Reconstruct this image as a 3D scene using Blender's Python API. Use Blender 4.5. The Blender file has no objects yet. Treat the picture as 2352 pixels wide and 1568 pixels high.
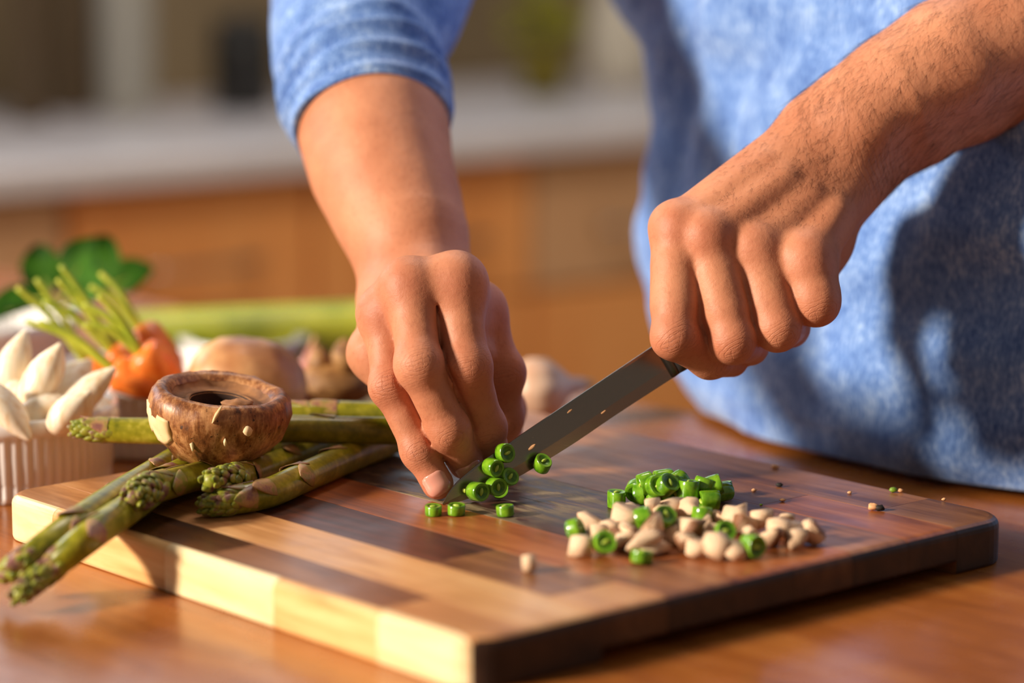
import bpy, bmesh, math, random
import numpy as np
from mathutils import Vector, Matrix, Euler

random.seed(7)
RNG = np.random.default_rng(11)
SC = bpy.context.scene
COL = SC.collection

# ------------------------------------------------------------------ camera, world, sun, exposure
FPX = 6533.0                      # focal length in pixels of the 2352 px wide frame (100 mm lens)
PITCH = math.atan(1112 / FPX)
TZ = 0.90                         # table top
BZ = TZ + 0.020                   # cutting board top
CZ = TZ + 0.297                   # camera height
CAM = np.array([0.0, 0.0, CZ])
FW = np.array([0, math.cos(PITCH), -math.sin(PITCH)])
UP = np.array([0, math.sin(PITCH), math.cos(PITCH)])
RI = np.array([1.0, 0, 0])

cam_data = bpy.data.cameras.new('camera')
cam = bpy.data.objects.new('camera', cam_data)
COL.objects.link(cam)
cam.location = CAM
cam.rotation_euler = (math.pi / 2 - PITCH, 0, 0)
cam_data.sensor_width = 36.0
cam_data.lens = 36.0 * FPX / 2352
cam_data.clip_start = 0.02
cam_data.dof.use_dof = True
cam_data.dof.focus_distance = 1.238
cam_data.dof.aperture_fstop = 3.4
SC.camera = cam

world = bpy.data.worlds.new('world')
SC.world = world
world.use_nodes = True
bg = world.node_tree.nodes['Background']
bg.inputs['Color'].default_value = (1.0, 0.93, 0.86, 1)
bg.inputs['Strength'].default_value = 0.16

sun_data = bpy.data.lights.new('sun', 'SUN')
sun_data.energy = 6.8
sun_data.angle = math.radians(8)
sun_data.color = (1.0, 0.87, 0.72)
sun = bpy.data.objects.new('sun', sun_data)
COL.objects.link(sun)
SUN_DIR = Vector((-0.84, -0.36, 0.335)).normalized()       # towards the sun
sun.rotation_euler = SUN_DIR.to_track_quat('Z', 'Y').to_euler()

# added fill light, no fixture behind it; brightens the back counter and cabinets
lamp_data = bpy.data.lights.new('background_fill', 'AREA')
lamp_data.energy = 18
lamp_data.size = 0.5
lamp_data.color = (1.0, 0.88, 0.76)
lamp = bpy.data.objects.new('background_fill', lamp_data)
COL.objects.link(lamp)
lamp.location = (0.05, 1.95, 2.35)
lamp.rotation_euler = Vector((-0.25, -0.75, 1.0)).to_track_quat('Z', 'Y').to_euler()

SC.view_settings.view_transform = 'Standard'
SC.view_settings.look = 'None'
SC.view_settings.gamma = 1.0
SC.view_settings.exposure = 0.0
SC.view_settings.use_curve_mapping = False

# ------------------------------------------------------------------ helpers
def ray(x, y):
    return FW + (x - 1176) / FPX * RI - (y - 784) / FPX * UP

def at(x, y, d):
    """world point seen at photo pixel (x, y), d metres along the view axis"""
    return CAM + d * ray(x, y)

def hit(x, y, z):
    """world point of photo pixel (x, y) on the horizontal plane z"""
    r = ray(x, y)
    return CAM + r * ((z - CZ) / r[2])

def rad(px, d):
    return px * d / FPX

def unit(v):
    v = np.asarray(v, float)
    return v / (np.linalg.norm(v) + 1e-12)

def lin(r, g, b):
    def f(c):
        c /= 255.0
        return c / 12.92 if c <= 0.04045 else ((c + 0.055) / 1.055) ** 2.4
    return (f(r), f(g), f(b), 1.0)

def link_mesh(name, verts, faces, mat=None, parent=None, loc=None, smooth=True, mat_idx=None):
    """one mesh object; verts in world space, stored relative to loc (or to the parent's location)"""
    me = bpy.data.meshes.new(name)
    base = np.array(loc if loc is not None else (parent.location if parent is not None else (0, 0, 0)), float)
    v = np.asarray(verts, float) - base
    if isinstance(faces, np.ndarray):
        nf = len(faces); k_ = faces.shape[1]
        me.vertices.add(len(v)); me.vertices.foreach_set('co', v.astype(np.float32).ravel())
        me.loops.add(nf * k_); me.loops.foreach_set('vertex_index', faces.astype(np.int32).ravel())
        me.polygons.add(nf); me.polygons.foreach_set('loop_start', np.arange(0, nf * k_, k_, dtype=np.int32))
        me.update(calc_edges=True)
    else:
        me.from_pydata([tuple(p) for p in v], [], [tuple(int(i) for i in f) for f in faces])
    me.polygons.foreach_set('use_smooth', [smooth] * len(me.polygons))
    mats = mat if isinstance(mat, (list, tuple)) else [mat]
    for m in mats:
        if m is not None:
            me.materials.append(m)
    if mat_idx is not None:
        me.polygons.foreach_set('material_index', [int(i) for i in mat_idx])
    me.update()
    o = bpy.data.objects.new(name, me)
    COL.objects.link(o)
    if parent is not None:
        o.parent = parent
        if loc is not None:
            o.location = base - np.array(parent.location)
    else:
        o.location = base
    return o

def tag(o, label=None, cat=None, group=None, kind=None):
    if label: o['label'] = label
    if cat: o['category'] = cat
    if group: o['group'] = group
    if kind: o['kind'] = kind
    return o

def thing(name, loc, label, cat, group=None):
    o = bpy.data.objects.new(name, None)
    o.empty_display_size = 0.01
    COL.objects.link(o)
    o.location = [float(c) for c in loc]
    return tag(o, label, cat, group)

def struct(name, verts, faces, mat, smooth=False, loc=None):
    return tag(link_mesh(name, verts, faces, mat, None, loc, smooth), kind='structure')

def frame_from(t, hint=(0, 0, 1)):
    t = unit(t)
    h = np.array(hint, float)
    if abs(t @ unit(h)) > 0.95:
        h = np.array([1.0, 0, 0]) if abs(t[0]) < 0.9 else np.array([0, 1.0, 0])
    u = unit(np.cross(h, t))
    v = np.cross(t, u)
    return u, v

def spline(P, n):
    """Catmull-Rom through points P (any width), n samples"""
    P = np.asarray(P, float)
    Q = np.vstack([2 * P[0] - P[1], P, 2 * P[-1] - P[-2]])
    out = []
    m = len(P) - 1
    for k in range(n):
        t = k / (n - 1) * m
        i = min(int(t), m - 1)
        f = t - i
        a, b, c, d = Q[i], Q[i + 1], Q[i + 2], Q[i + 3]
        out.append(0.5 * ((2 * b) + (-a + c) * f + (2 * a - 5 * b + 4 * c - d) * f ** 2 + (-a + 3 * b - 3 * c + d) * f ** 3))
    return np.array(out)

def tube(path, radii, n=12, caps=True, shape=None, hint=(0, 0, 1)):
    """tube along path; shape(k, theta) -> radius factor"""
    path = np.asarray(path, float)
    m = len(path)
    radii = np.broadcast_to(np.asarray(radii, float), (m,))
    T = np.gradient(path, axis=0)
    V, Fc = [], []
    u0 = None
    for i in range(m):
        t = unit(T[i])
        if u0 is None:
            u, v = frame_from(t, hint)
        else:
            u = unit(u0 - t * (u0 @ t)); v = np.cross(t, u)
        u0 = u
        for j in range(n):
            th = 2 * math.pi * j / n
            r = radii[i] * (shape(i / (m - 1), th) if shape else 1.0)
            V.append(path[i] + r * (math.cos(th) * u + math.sin(th) * v))
    for i in range(m - 1):
        for j in range(n):
            a, b = i * n + j, i * n + (j + 1) % n
            Fc.append((a, b, b + n, a + n))
    if caps:
        V.append(path[0]); V.append(path[-1])
        c0, c1 = len(V) - 2, len(V) - 1
        for j in range(n):
            Fc.append((c0, (j + 1) % n, j))
            Fc.append((c1, (m - 1) * n + j, (m - 1) * n + (j + 1) % n))
    return np.array(V), Fc

def lathe(profile, n=48, center=(0, 0, 0), axis=(0, 0, 1), rfun=None):
    """profile of (r, h); rfun(theta, r, h) -> r"""
    ax = unit(axis)
    u, v = frame_from(ax, (0, 1, 0))
    c = np.asarray(center, float)
    V, Fc = [], []
    for (r, h) in profile:
        for j in range(n):
            th = 2 * math.pi * j / n
            rr = rfun(th, r, h) if rfun else r
            V.append(c + ax * h + rr * (math.cos(th) * u + math.sin(th) * v))
    for i in range(len(profile) - 1):
        for j in range(n):
            a, b = i * n + j, i * n + (j + 1) % n
            Fc.append((a, b, b + n, a + n))
    return np.array(V), Fc

def merge(*parts):
    V, Fc, off = [], [], 0
    for v, f in parts:
        V.append(np.asarray(v, float))
        Fc += [tuple(i + off for i in q) for q in f]
        off += len(v)
    return np.vstack(V), Fc

def vnoise(P, scale, seed=0):
    """cheap smooth noise from summed sines, about -1..1"""
    P = np.asarray(P, float) * scale
    r = np.random.default_rng(seed)
    s = np.zeros(len(P))
    for k in range(7):
        d = r.normal(size=3); d /= np.linalg.norm(d)
        s += np.sin(P @ d * (1 + 0.35 * k) * 2 + r.uniform(0, 6.28))
    return s / 3.2

def box(lo, hi):
    x0, y0, z0 = lo; x1, y1, z1 = hi
    V = [(x0, y0, z0), (x1, y0, z0), (x1, y1, z0), (x0, y1, z0), (x0, y0, z1), (x1, y0, z1), (x1, y1, z1), (x0, y1, z1)]
    return np.array(V, float), [(0, 3, 2, 1), (4, 5, 6, 7), (0, 1, 5, 4), (1, 2, 6, 5), (2, 3, 7, 6), (3, 0, 4, 7)]

def bevel_mod(o, w, seg=2):
    m = o.modifiers.new('bevel', 'BEVEL'); m.width = w; m.segments = seg; m.limit_method = 'ANGLE'
    return o

def subsurf(o, lv=1):
    m = o.modifiers.new('subsurf', 'SUBSURF'); m.levels = lv; m.render_levels = lv
    return o

# ------------------------------------------------------------------ materials
class NT:
    """tiny node-tree builder"""
    def __init__(self, name):
        self.m = bpy.data.materials.new(name)
        self.m.use_nodes = True
        self.t = self.m.node_tree
        self.b = self.t.nodes['Principled BSDF']
    def n(self, typ, **kw):
        nd = self.t.nodes.new(typ)
        for k, v in kw.items():
            if k in nd.inputs.keys(): 
                self.set(nd.inputs[k], v)
            else:
                setattr(nd, k, v)
        return nd
    def set(self, sock, v):
        if hasattr(v, 'bl_idname') and hasattr(v, 'is_output'):
            self.t.links.new(v, sock)
        else:
            sock.default_value = v
    def p(self, **kw):
        for k, v in kw.items():
            self.set(self.b.inputs[k.replace('_', ' ')], v)
    def coord(self, kind='Object', scale=(1, 1, 1), rot=(0, 0, 0), loc=(0, 0, 0)):
        tc = self.n('ShaderNodeTexCoord')
        mp = self.n('ShaderNodeMapping')
        self.t.links.new(tc.outputs[kind], mp.inputs['Vector'])
        mp.inputs['Scale'].default_value = scale
        mp.inputs['Rotation'].default_value = rot
        mp.inputs['Location'].default_value = loc
        return mp.outputs[0]
    def noise(self, vec, scale=5, detail=4, rough=0.5, dist=0.0):
        nd = self.n('ShaderNodeTexNoise')
        self.set(nd.inputs['Vector'], vec)
        nd.inputs['Scale'].default_value = scale
        nd.inputs['Detail'].default_value = detail
        nd.inputs['Roughness'].default_value = rough
        nd.inputs['Distortion'].default_value = dist
        return nd.outputs[0]
    def ramp(self, fac, stops, interp='LINEAR'):
        nd = self.n('ShaderNodeValToRGB')
        self.set(nd.inputs[0], fac)
        cr = nd.color_ramp
        cr.interpolation = interp
        while len(cr.elements) > 1: cr.elements.remove(cr.elements[-1])
        cr.elements[0].position = stops[0][0]; cr.elements[0].color = stops[0][1]
        for pos, c in stops[1:]:
            e = cr.elements.new(pos); e.color = c
        return nd.outputs[0]
    def mix(self, fac, a, b, mode='MIX'):
        nd = self.n('ShaderNodeMix', data_type='RGBA', blend_type=mode)
        self.set(nd.inputs[0], fac); self.set(nd.inputs[6], a); self.set(nd.inputs[7], b)
        return nd.outputs[2]
    def math(self, op, a, b=0.0, c=0.0, clamp=False):
        nd = self.n('ShaderNodeMath', operation=op)
        nd.use_clamp = clamp
        self.set(nd.inputs[0], a); self.set(nd.inputs[1], b); self.set(nd.inputs[2], c)
        return nd.outputs[0]
    def attr(self, name):
        nd = self.n('ShaderNodeAttribute'); nd.attribute_name = name
        return nd.outputs['Fac']
    def bump(self, height, strength=0.3, dist=0.001, normal=None):
        nd = self.n('ShaderNodeBump')
        self.set(nd.inputs['Height'], height)
        nd.inputs['Strength'].default_value = strength
        nd.inputs['Distance'].default_value = dist
        if normal is not None: self.set(nd.inputs['Normal'], normal)
        return nd.outputs[0]
    def smooth(self, x, lo, hi):
        nd = self.n('ShaderNodeMapRange', interpolation_type='SMOOTHSTEP')
        self.set(nd.inputs[0], x)
        nd.inputs[1].default_value = lo; nd.inputs[2].default_value = hi
        return nd.outputs[0]
BW = lambda a: (a, a, a, 1)

def mat_plain(name, c, rough=0.5, c2=None, scale=60, spec=0.5, sss=0.0, sss_r=(0.01, 0.005, 0.002), bump=0.0, metallic=0.0, coat=0.0):
    k = NT(name)
    v = k.coord()
    if c2 is not None:
        k.p(Base_Color=k.ramp(k.noise(v, scale, 4), [(0.35, c), (0.65, c2)]))
    else:
        k.p(Base_Color=c)
    k.p(Roughness=rough, Metallic=metallic, Specular_IOR_Level=spec, Coat_Weight=coat)
    if sss:
        k.p(Subsurface_Weight=sss, Subsurface_Radius=sss_r, Subsurface_Scale=1.0)
    if bump:
        k.p(Normal=k.bump(k.noise(v, scale * 3, 4), bump, 0.0006))
    return k.m

def mat_wood(name, dark, mid, light, along=14.0, across=120.0, rough=0.38, stain=0.35, seed=0.0, bump=0.25, axis=0):
    """grain runs along local X (axis 0)"""
    k = NT(name)
    s = [across, across, across]; s[axis] = along
    v = k.coord(scale=tuple(s), loc=(seed, seed * 1.7, seed * 0.6))
    g = k.noise(v, 1.0, 6, 0.62, 1.2)
    s2 = [across * 0.22] * 3; s2[axis] = along * 0.35
    v2 = k.coord(scale=tuple(s2), loc=(seed * 3.1, seed, seed * 2.2))
    broad = k.noise(v2, 1.0, 3, 0.5, 2.0)
    f = k.math('ADD', k.math('MULTIPLY', g, 0.55), k.math('MULTIPLY', broad, 0.45))
    col = k.ramp(f, [(0.34, dark), (0.5, mid), (0.66, light)])
    s3 = [across * 4.0] * 3; s3[axis] = along * 2.0
    fine = k.noise(k.coord(scale=tuple(s3)), 1.0, 3, 0.6)
    col = k.mix(k.smooth(fine, 0.60, 0.75), col, k.mix(0.5, col, dark))
    st = k.noise(k.coord(scale=(30, 30, 30), loc=(seed, 0, 3)), 1.0, 5, 0.6, 0.6)
    col = k.mix(k.math('MULTIPLY', k.smooth(st, 0.55, 0.72), stain), col, dark)
    k.p(Base_Color=col)
    rn = k.noise(k.coord(scale=(60, 60, 60)), 1.0, 4)
    k.p(Roughness=k.math('ADD', k.math('MULTIPLY', rn, 0.25), rough - 0.12))
    k.p(Normal=k.bump(k.math('ADD', fine, g), bump, 0.0004))
    return k.m
# ------------------------------------------------------------------ setting: table, room, counter
BOARD_F = hit(1085, 1475, BZ); BOARD_R = hit(2300, 1190, BZ)
BDIR = unit(BOARD_R - BOARD_F)                      # along the dark end of the board
ADIR = np.array([-BDIR[1], BDIR[0], 0.0])           # along the staves
BOARD_B = 0.3045; BOARD_A = 0.3255
E_DIR = -ADIR                                       # along the table's far edge, towards the right
N_DIR = -BDIR                                       # from the person towards the camera side
EDGE_P = np.array([0.155, 1.452, TZ])

def quadprism(corners, z0, z1):
    V = [(p[0], p[1], z0) for p in corners] + [(p[0], p[1], z1) for p in corners]
    n = len(corners)
    Fc = [tuple(range(n - 1, -1, -1)), tuple(range(n, 2 * n))]
    for i in range(n):
        j = (i + 1) % n
        Fc.append((i, j, j + n, i + n))
    return np.array(V, float), Fc

# floor, back wall, left and right walls far out
M_floor = mat_plain('floor_tile', lin(190, 164, 132), 0.4, lin(204, 178, 146), 3)
M_wall = NT('wall_paint')
_v = M_wall.coord(scale=(2.2, 2.2, 0.25))
M_wall.p(Base_Color=M_wall.ramp(M_wall.noise(_v, 1.6, 2), [(0.3, lin(122, 104, 76)), (0.7, lin(152, 132, 100))]), Roughness=0.75)
M_wall = M_wall.m
struct('floor', *quadprism([(-4, -1.5), (4, -1.5), (4, 5.5), (-4, 5.5)], -0.05, 0.0), M_floor)

# counter: front edge from the photo, receding to the right
CA = hit(0, 385, TZ); CB = hit(1480, 278, TZ)
CD = unit(CB - CA); CN = np.array([-CD[1], CD[0], 0.0])     # CN points to the wall
def cpt(s, t):
    return CA + CD * s + CN * t
def cbox(name, s0, s1, t0, t1, z0, z1, mat, parent=None, bev=0.0, loc=None):
    V, Fc = quadprism([cpt(s0, t0), cpt(s1, t0), cpt(s1, t1), cpt(s0, t1)], z0, z1)
    o = link_mesh(name, V, Fc, mat, parent, loc, False)
    if bev: bevel_mod(o, bev)
    return o
# back wall with a window high on the left, above the counter and out of frame
WINS = [(-1.65, -0.45, 1.45, 2.40, 7.0), (0.05, 1.35, 1.30, 2.25, 1.5)]
parts = [quadprism([cpt(s0, .63), cpt(s1, .63), cpt(s1, .75), cpt(s0, .75)], z0, z1) for s0, s1, z0, z1 in
         ((-2.6, -1.65, 0, 2.6), (-.45, .05, 0, 2.6), (1.35, 3.4, 0, 2.6), (-1.65, -.45, 0, 1.45), (-1.65, -.45, 2.40, 2.6), (.05, 1.35, 0, 1.30), (.05, 1.35, 2.25, 2.6))]
V, Fc = merge(*parts); struct('wall_back', V, Fc, M_wall)
M_frame = mat_plain('window_paint', lin(225, 220, 212), .4)
for wi, (WS0, WS1, WZ0, WZ1, power) in enumerate(WINS):
    parts = [quadprism([cpt(s0, .64), cpt(s1, .64), cpt(s1, .70), cpt(s0, .70)], z0, z1) for s0, s1, z0, z1 in
             ((WS0, WS0 + .05, WZ0, WZ1), (WS1 - .05, WS1, WZ0, WZ1), (WS0 + .05, WS1 - .05, WZ0, WZ0 + .05), (WS0 + .05, WS1 - .05, WZ1 - .05, WZ1), ((WS0 + WS1) / 2 - .02, (WS0 + WS1) / 2 + .02, WZ0 + .05, WZ1 - .05))]
    V, Fc = merge(*parts); win = struct('window_%d' % (wi + 1), V, Fc, M_frame)
    k = NT('daylit_pane')
    k.p(Base_Color=(0, 0, 0, 1), Emission_Color=(.82, .90, 1.0, 1), Emission_Strength=power)
    V, Fc = quadprism([cpt(WS0 + .04, .665), cpt(WS1 - .04, .665), cpt(WS1 - .04, .675), cpt(WS0 + .04, .675)], WZ0 + .04, WZ1 - .04)
    pane = link_mesh('pane', V, Fc, k.m, win, None, False)

M_top = mat_plain('counter_stone', lin(206, 200, 202), 0.35, lin(214, 208, 210), 8)
M_cab = mat_wood('cabinet_wood', lin(214, 132, 66), lin(232, 154, 84), lin(240, 168, 98), 3.0, 16.0, 0.45, 0.1, 2.0, 0.1, axis=2)
M_cab2 = mat_wood('cabinet_wood_pale', lin(192, 142, 98), lin(208, 162, 118), lin(216, 174, 130), 3.0, 16.0, 0.5, 0.1, 5.0, 0.1, axis=2)
M_steel = mat_plain('brushed_steel', lin(170, 165, 158), 0.32, lin(150, 146, 140), 40, metallic=1.0)
counter = cbox('countertop', -1.8, 2.4, -0.02, 0.628, TZ - 0.028, TZ, M_top, None, 0.004)
tag(counter, 'long pale stone countertop running behind the person, blurred', 'countertop')
s_edges = [-1.15, -0.66, 0.075, 0.66, 0.98, 1.6]
labels_cab = ['brown wooden base cabinet at the far left end of the pale countertop',
              'dull brown base cabinet under the left end of the pale countertop',
              'orange brown wooden base cabinet between the bowls and the cutting arm',
              'tan base cabinet directly behind the gap between arm and torso',
              'orange brown base cabinet just left of the blue shirt']
for i in range(5):
    s0, s1 = s_edges[i], s_edges[i + 1]
    c0 = cpt((s0 + s1) / 2, 0.3)
    cb = thing('base_cabinet', (c0[0], c0[1], 0), labels_cab[i], 'cabinet')
    mt = M_cab2 if i in (0, 1) else M_cab
    cbox('carcass', s0 + 0.002, s1 - 0.002, 0.03, 0.60, 0.10, TZ - 0.029, mt, cb)
    cbox('plinth', s0 + 0.002, s1 - 0.002, 0.08, 0.58, 0.0, 0.10, mt, cb)
    w = s1 - s0
    nd = 2 if w > 0.55 else 1
    for k in range(nd):
        a0 = s0 + 0.004 + k * w / nd; a1 = s0 - 0.004 + (k + 1) * w / nd
        d = cbox('drawer_front', a0, a1, 0.008, 0.03, TZ - 0.18, TZ - 0.036, M_cab2 if i == 3 else mt, cb, 0.002)
        hm = (a0 + a1) / 2
        hp = [cpt(hm - 0.06, 0.008), cpt(hm - 0.06, -0.018), cpt(hm + 0.06, -0.018), cpt(hm + 0.06, 0.008)]
        for q in hp: q[2] = TZ - 0.115
        V, Fc = tube(spline(hp, 12), 0.004, 8)
        h = link_mesh('handle', V, Fc, M_steel, None, None)
        h.parent = d; h.location = -np.array(cb.location)
        d2 = cbox('door', a0, a1, 0.008, 0.03, 0.11, TZ - 0.186, mt, cb, 0.002)

# table
M_table = mat_wood('table_wood', lin(124, 64, 20), lin(162, 92, 36), lin(186, 116, 52), 5.0, 38.0, 0.24, 0.25, 4.0, 0.08)
def tpt(s, t):
    return EDGE_P + E_DIR * s + N_DIR * t
tb = thing('table', (tpt(-0.2, 0.45)[0], tpt(-0.2, 0.45)[1], 0), 'polished orange brown wooden table under the cutting board', 'table')
V, Fc = quadprism([tpt(-0.86, 0), tpt(1.0, 0), tpt(1.0, 0.95), tpt(-0.86, 0.95)][::-1], TZ - 0.035, TZ)
# local frame rotated so that the grain follows the board's staves
ang = math.atan2(E_DIR[1], E_DIR[0])
def rot_mesh(o, angle, pivot):
    """store the mesh in a frame turned by angle about z (texture runs along local X)"""
    R = Matrix.Rotation(angle, 4, 'Z')
    o.data.transform(R.inverted())
    o.matrix_basis = Matrix.Translation(o.location) @ R
top = link_mesh('table_top', V, Fc, M_table, tb, None, False); rot_mesh(top, ang, None); bevel_mod(top, 0.003, 3)
for s, t in ((-0.78, 0.08), (0.9, 0.08), (-0.78, 0.87), (0.9, 0.87)):
    V, Fc = quadprism([tpt(s - 0.035, t - 0.035), tpt(s + 0.035, t - 0.035), tpt(s + 0.035, t + 0.035), tpt(s - 0.035, t + 0.035)][::-1], 0.0, TZ - 0.035)
    link_mesh('leg', V, Fc, M_table, tb, None, False)

# things at the back of the counter, far out of focus
def lathe_thing(name, prof, p, mat, label, cat, n=32, group=None, rfun=None):
    V, Fc = lathe(prof, n, p, rfun=rfun)
    return tag(link_mesh(name, V, Fc, mat, None, p), label, cat, group)
M_dark = mat_plain('dark_glaze', lin(38, 36, 34), 0.35)
M_grey = mat_plain('grey_glaze', lin(176, 172, 160), 0.45)
M_khaki = mat_plain('khaki_glaze', lin(92, 74, 50), 0.5)
M_leaf_far = mat_plain('yellow_green_leaf', lin(186, 178, 30), 0.5, lin(150, 150, 24), 30)
M_white = mat_plain('white_glaze', lin(232, 228, 222), 0.22, sss=0.0)
def far(x, t):
    """point on the counter top behind photo column x"""
    lo, hi = -1.8, 2.4
    for _ in range(50):
        m = (lo + hi) / 2; q = cpt(m, t) - CAM
        if 1176 + FPX * (q @ RI) / (q @ FW) < x: lo = m
        else: hi = m
    q = cpt((lo + hi) / 2, t); q[2] = TZ
    return q
for (x, t, r, h, m, lab) in ((70, 0.42, 0.022, 0.30, M_khaki, 'tall brown bottle at the far left of the back counter'),
                             (170, 0.50, 0.030, 0.28, M_khaki, 'brown bottle beside the pale jar on the back counter'),
                             (290, 0.45, 0.034, 0.34, M_grey, 'tall pale grey jar on the back counter, left of the dark canister')):
    p = far(x, t)
    b = thing('bottle' if m is M_khaki else 'storage_jar', p, lab, 'bottle' if m is M_khaki else 'jar')
    V, Fc = lathe([(0.0, 0), (r * .95, 0), (r, 0.006), (r, h * .62), (r * .8, h * .7), (r * .4, h * .78), (r * .36, h * .95), (0, h * .95)] if m is M_khaki
                  else [(0, 0), (r * .95, 0), (r, 0.006), (r, h * .85), (r * .92, h * .88), (0, h * .88)], 28, p)
    link_mesh('body', V, Fc, m, b)
    V, Fc = lathe([(0, h * .94), (r * .4, h * .94), (r * .4, h), (0, h)] if m is M_khaki else [(0, h * .88), (r * .8, h * .88), (r * .8, h * .95), (r * .2, h * .96), (r * .2, h), (0, h)], 28, p)
    link_mesh('stopper' if m is M_khaki else 'lid', V, Fc, M_khaki, b)
p = far(560, 0.40)
cn = thing('canister', p, 'dark grey canister standing on the back counter left of the sleeve', 'canister')
V, Fc = lathe([(0, 0), (.034, 0), (.037, .004), (.037, .088), (.034, .092), (0, .092)], 32, p); link_mesh('body', V, Fc, M_dark, cn)
V, Fc = lathe([(0, .092), (.035, .092), (.035, .106), (.008, .108), (.008, .118), (0, .12)], 32, p); link_mesh('lid', V, Fc, M_dark, cn)
p = far(1250, 0.34)
pl = thing('potted_herb', p, 'yellow green leafy herb in a small olive pot on the back counter', 'plant')
V, Fc = lathe([(0, 0), (.026, 0), (.034, .05), (.036, .052), (.036, .058), (.03, .058), (.03, .05), (0, .05)], 28, p); link_mesh('pot', V, Fc, mat_plain('olive_glaze', lin(138, 122, 20), .5), pl)
lf = []
for i in range(90):
    u = unit(RNG.normal(size=3)); c = p + np.array([0, 0, .095]) + u * np.array([.052, .052, .050]) * RNG.uniform(.5, 1)
    t = unit(RNG.normal(size=3)); w, z = frame_from(t)
    L = .016
    lf.append((np.array([c - t * L, c + w * L * .55 + z * .003, c + t * L, c - w * L * .55 + z * .003, c + z * .001 - t * 0]), [(0, 1, 4), (1, 2, 4), (2, 3, 4), (3, 0, 4)]))
V, Fc = merge(*lf); f = link_mesh('foliage', V, Fc, M_leaf_far, pl, None, True); f['kind'] = 'stuff'
st = [tube([p + np.array([0, 0, .045]), p + np.array([a * .5, b * .5, .08]), p + np.array([a, b, .115])], .0015, 6) for a, b in ((.02, .01), (-.02, .012), (.005, -.02), (-.008, .02))]
V, Fc = merge(*st); link_mesh('stems', V, Fc, M_leaf_far, pl)
p = far(1425, 0.40)
kt = thing('jug', p, 'cream jug on the back counter beside the torso', 'jug')
M_cream = mat_plain('cream_glaze', lin(224, 214, 194), .4)
V, Fc = lathe([(0, 0), (.036, 0), (.044, .02), (.046, .06), (.036, .11), (.03, .135), (.034, .155), (.031, .155), (.027, .135), (.032, .11), (.040, .06), (.038, .02), (0, .01)], 36, p); link_mesh('body', V, Fc, M_cream, kt)
V, Fc = tube(spline([p + CD * .03 + np.array([0, 0, .135]), p + CD * .062 + np.array([0, 0, .125]), p + CD * .07 + np.array([0, 0, .085]), p + CD * .042 + np.array([0, 0, .05])], 14), .005, 10); link_mesh('handle', V, Fc, M_cream, kt)

# ------------------------------------------------------------------ cutting board, block by block
BRD = thing('cutting_board', (BOARD_F[0], BOARD_F[1], TZ), 'thick cutting board of glued light and dark wooden blocks on the table', 'cutting board')
BRD.rotation_euler = (0, 0, math.atan2(ADIR[1], ADIR[0]))
TH = BZ - TZ
bm = bmesh.new()
# plan outline with rounded corners in local (a, -b)
def rounded_rect(x0, y0, x1, y1, r, n=6):
    pts = []
    for cx, cy, a0 in ((x1 - r, y1 - r, 0), (x0 + r, y1 - r, 90), (x0 + r, y0 + r, 180), (x1 - r, y0 + r, 270)):
        for i in range(n + 1):
            a = math.radians(a0 + 90 * i / n)
            pts.append((cx + r * math.cos(a), cy + r * math.sin(a)))
    return pts
outline = rounded_rect(0, -BOARD_B, BOARD_A, 0, 0.017, 8)
vs = [bm.verts.new((x, y, 0.0)) for x, y in outline]
f = bm.faces.new(vs)
ext = bmesh.ops.extrude_face_region(bm, geom=[f])
bmesh.ops.translate(bm, verts=[v for v in ext['geom'] if isinstance(v, bmesh.types.BMVert)], vec=(0, 0, TH))
bmesh.ops.recalc_face_normals(bm, faces=bm.faces)
top_e = [e for e in bm.edges if all(v.co.z > TH - 1e-6 for v in e.verts)]
bot_e = [e for e in bm.edges if all(v.co.z < 1e-6 for v in e.verts)]
bmesh.ops.bevel(bm, geom=top_e, offset=0.0042, segments=4, affect='EDGES', profile=0.5)
bot_e = [e for e in bm.edges if e.is_valid and all(v.co.z < 1e-6 for v in e.verts) and len(e.link_faces) == 2 and any(abs(fa.normal.z) < 0.5 for fa in e.link_faces)]
bmesh.ops.bevel(bm, geom=bot_e, offset=0.0016, segments=2, affect='EDGES', profile=0.5)
board_src = bpy.data.meshes.new('board_src'); bm.to_mesh(board_src); bm.free()
def wd(name, d, m, l, seed, **kw):
    return mat_wood(name, lin(*d), lin(*m), lin(*l), seed=seed, **kw)
W_light = wd('wood_maple', (188, 128, 72), (224, 174, 112), (240, 202, 144), 1.0, along=10, across=90, rough=.34, stain=.15)
W_cream = wd('wood_cream', (226, 184, 128), (244, 214, 164), (250, 228, 186), 7.0, along=10, across=80, rough=.34, stain=.10)
W_tan = wd('wood_tan', (140, 84, 42), (192, 130, 78), (214, 158, 104), 8.2, along=10, across=90, rough=.34, stain=.30)
W_umber = wd('wood_umber', (52, 26, 10), (88, 48, 20), (116, 70, 34), 9.1, along=10, across=90, rough=.30, stain=.30)
W_gold2 = wd('wood_honey', (172, 112, 60), (216, 158, 100), (230, 180, 122), 2.9, along=9, across=80, rough=.34, stain=.28)
W_gold = wd('wood_gold', (136, 78, 30), (184, 120, 60), (206, 148, 84), 2.3, along=10, across=90, rough=.36, stain=.30)
W_dark = wd('wood_walnut', (42, 18, 12), (74, 34, 22), (104, 54, 34), 3.1, along=10, across=110, rough=.36, stain=.35)
W_brown = wd('wood_brown', (96, 56, 32), (140, 90, 54), (168, 114, 72), 4.6, along=10, across=100, rough=.34, stain=.3)
W_red = wd('wood_red', (104, 50, 20), (158, 86, 38), (186, 112, 58), 5.2, along=10, across=100, rough=.36, stain=.3)
W_redb = wd('wood_redbrown', (102, 56, 28), (152, 95, 54), (180, 124, 78), 6.4, along=10, across=100, rough=.4, stain=.4)
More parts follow.
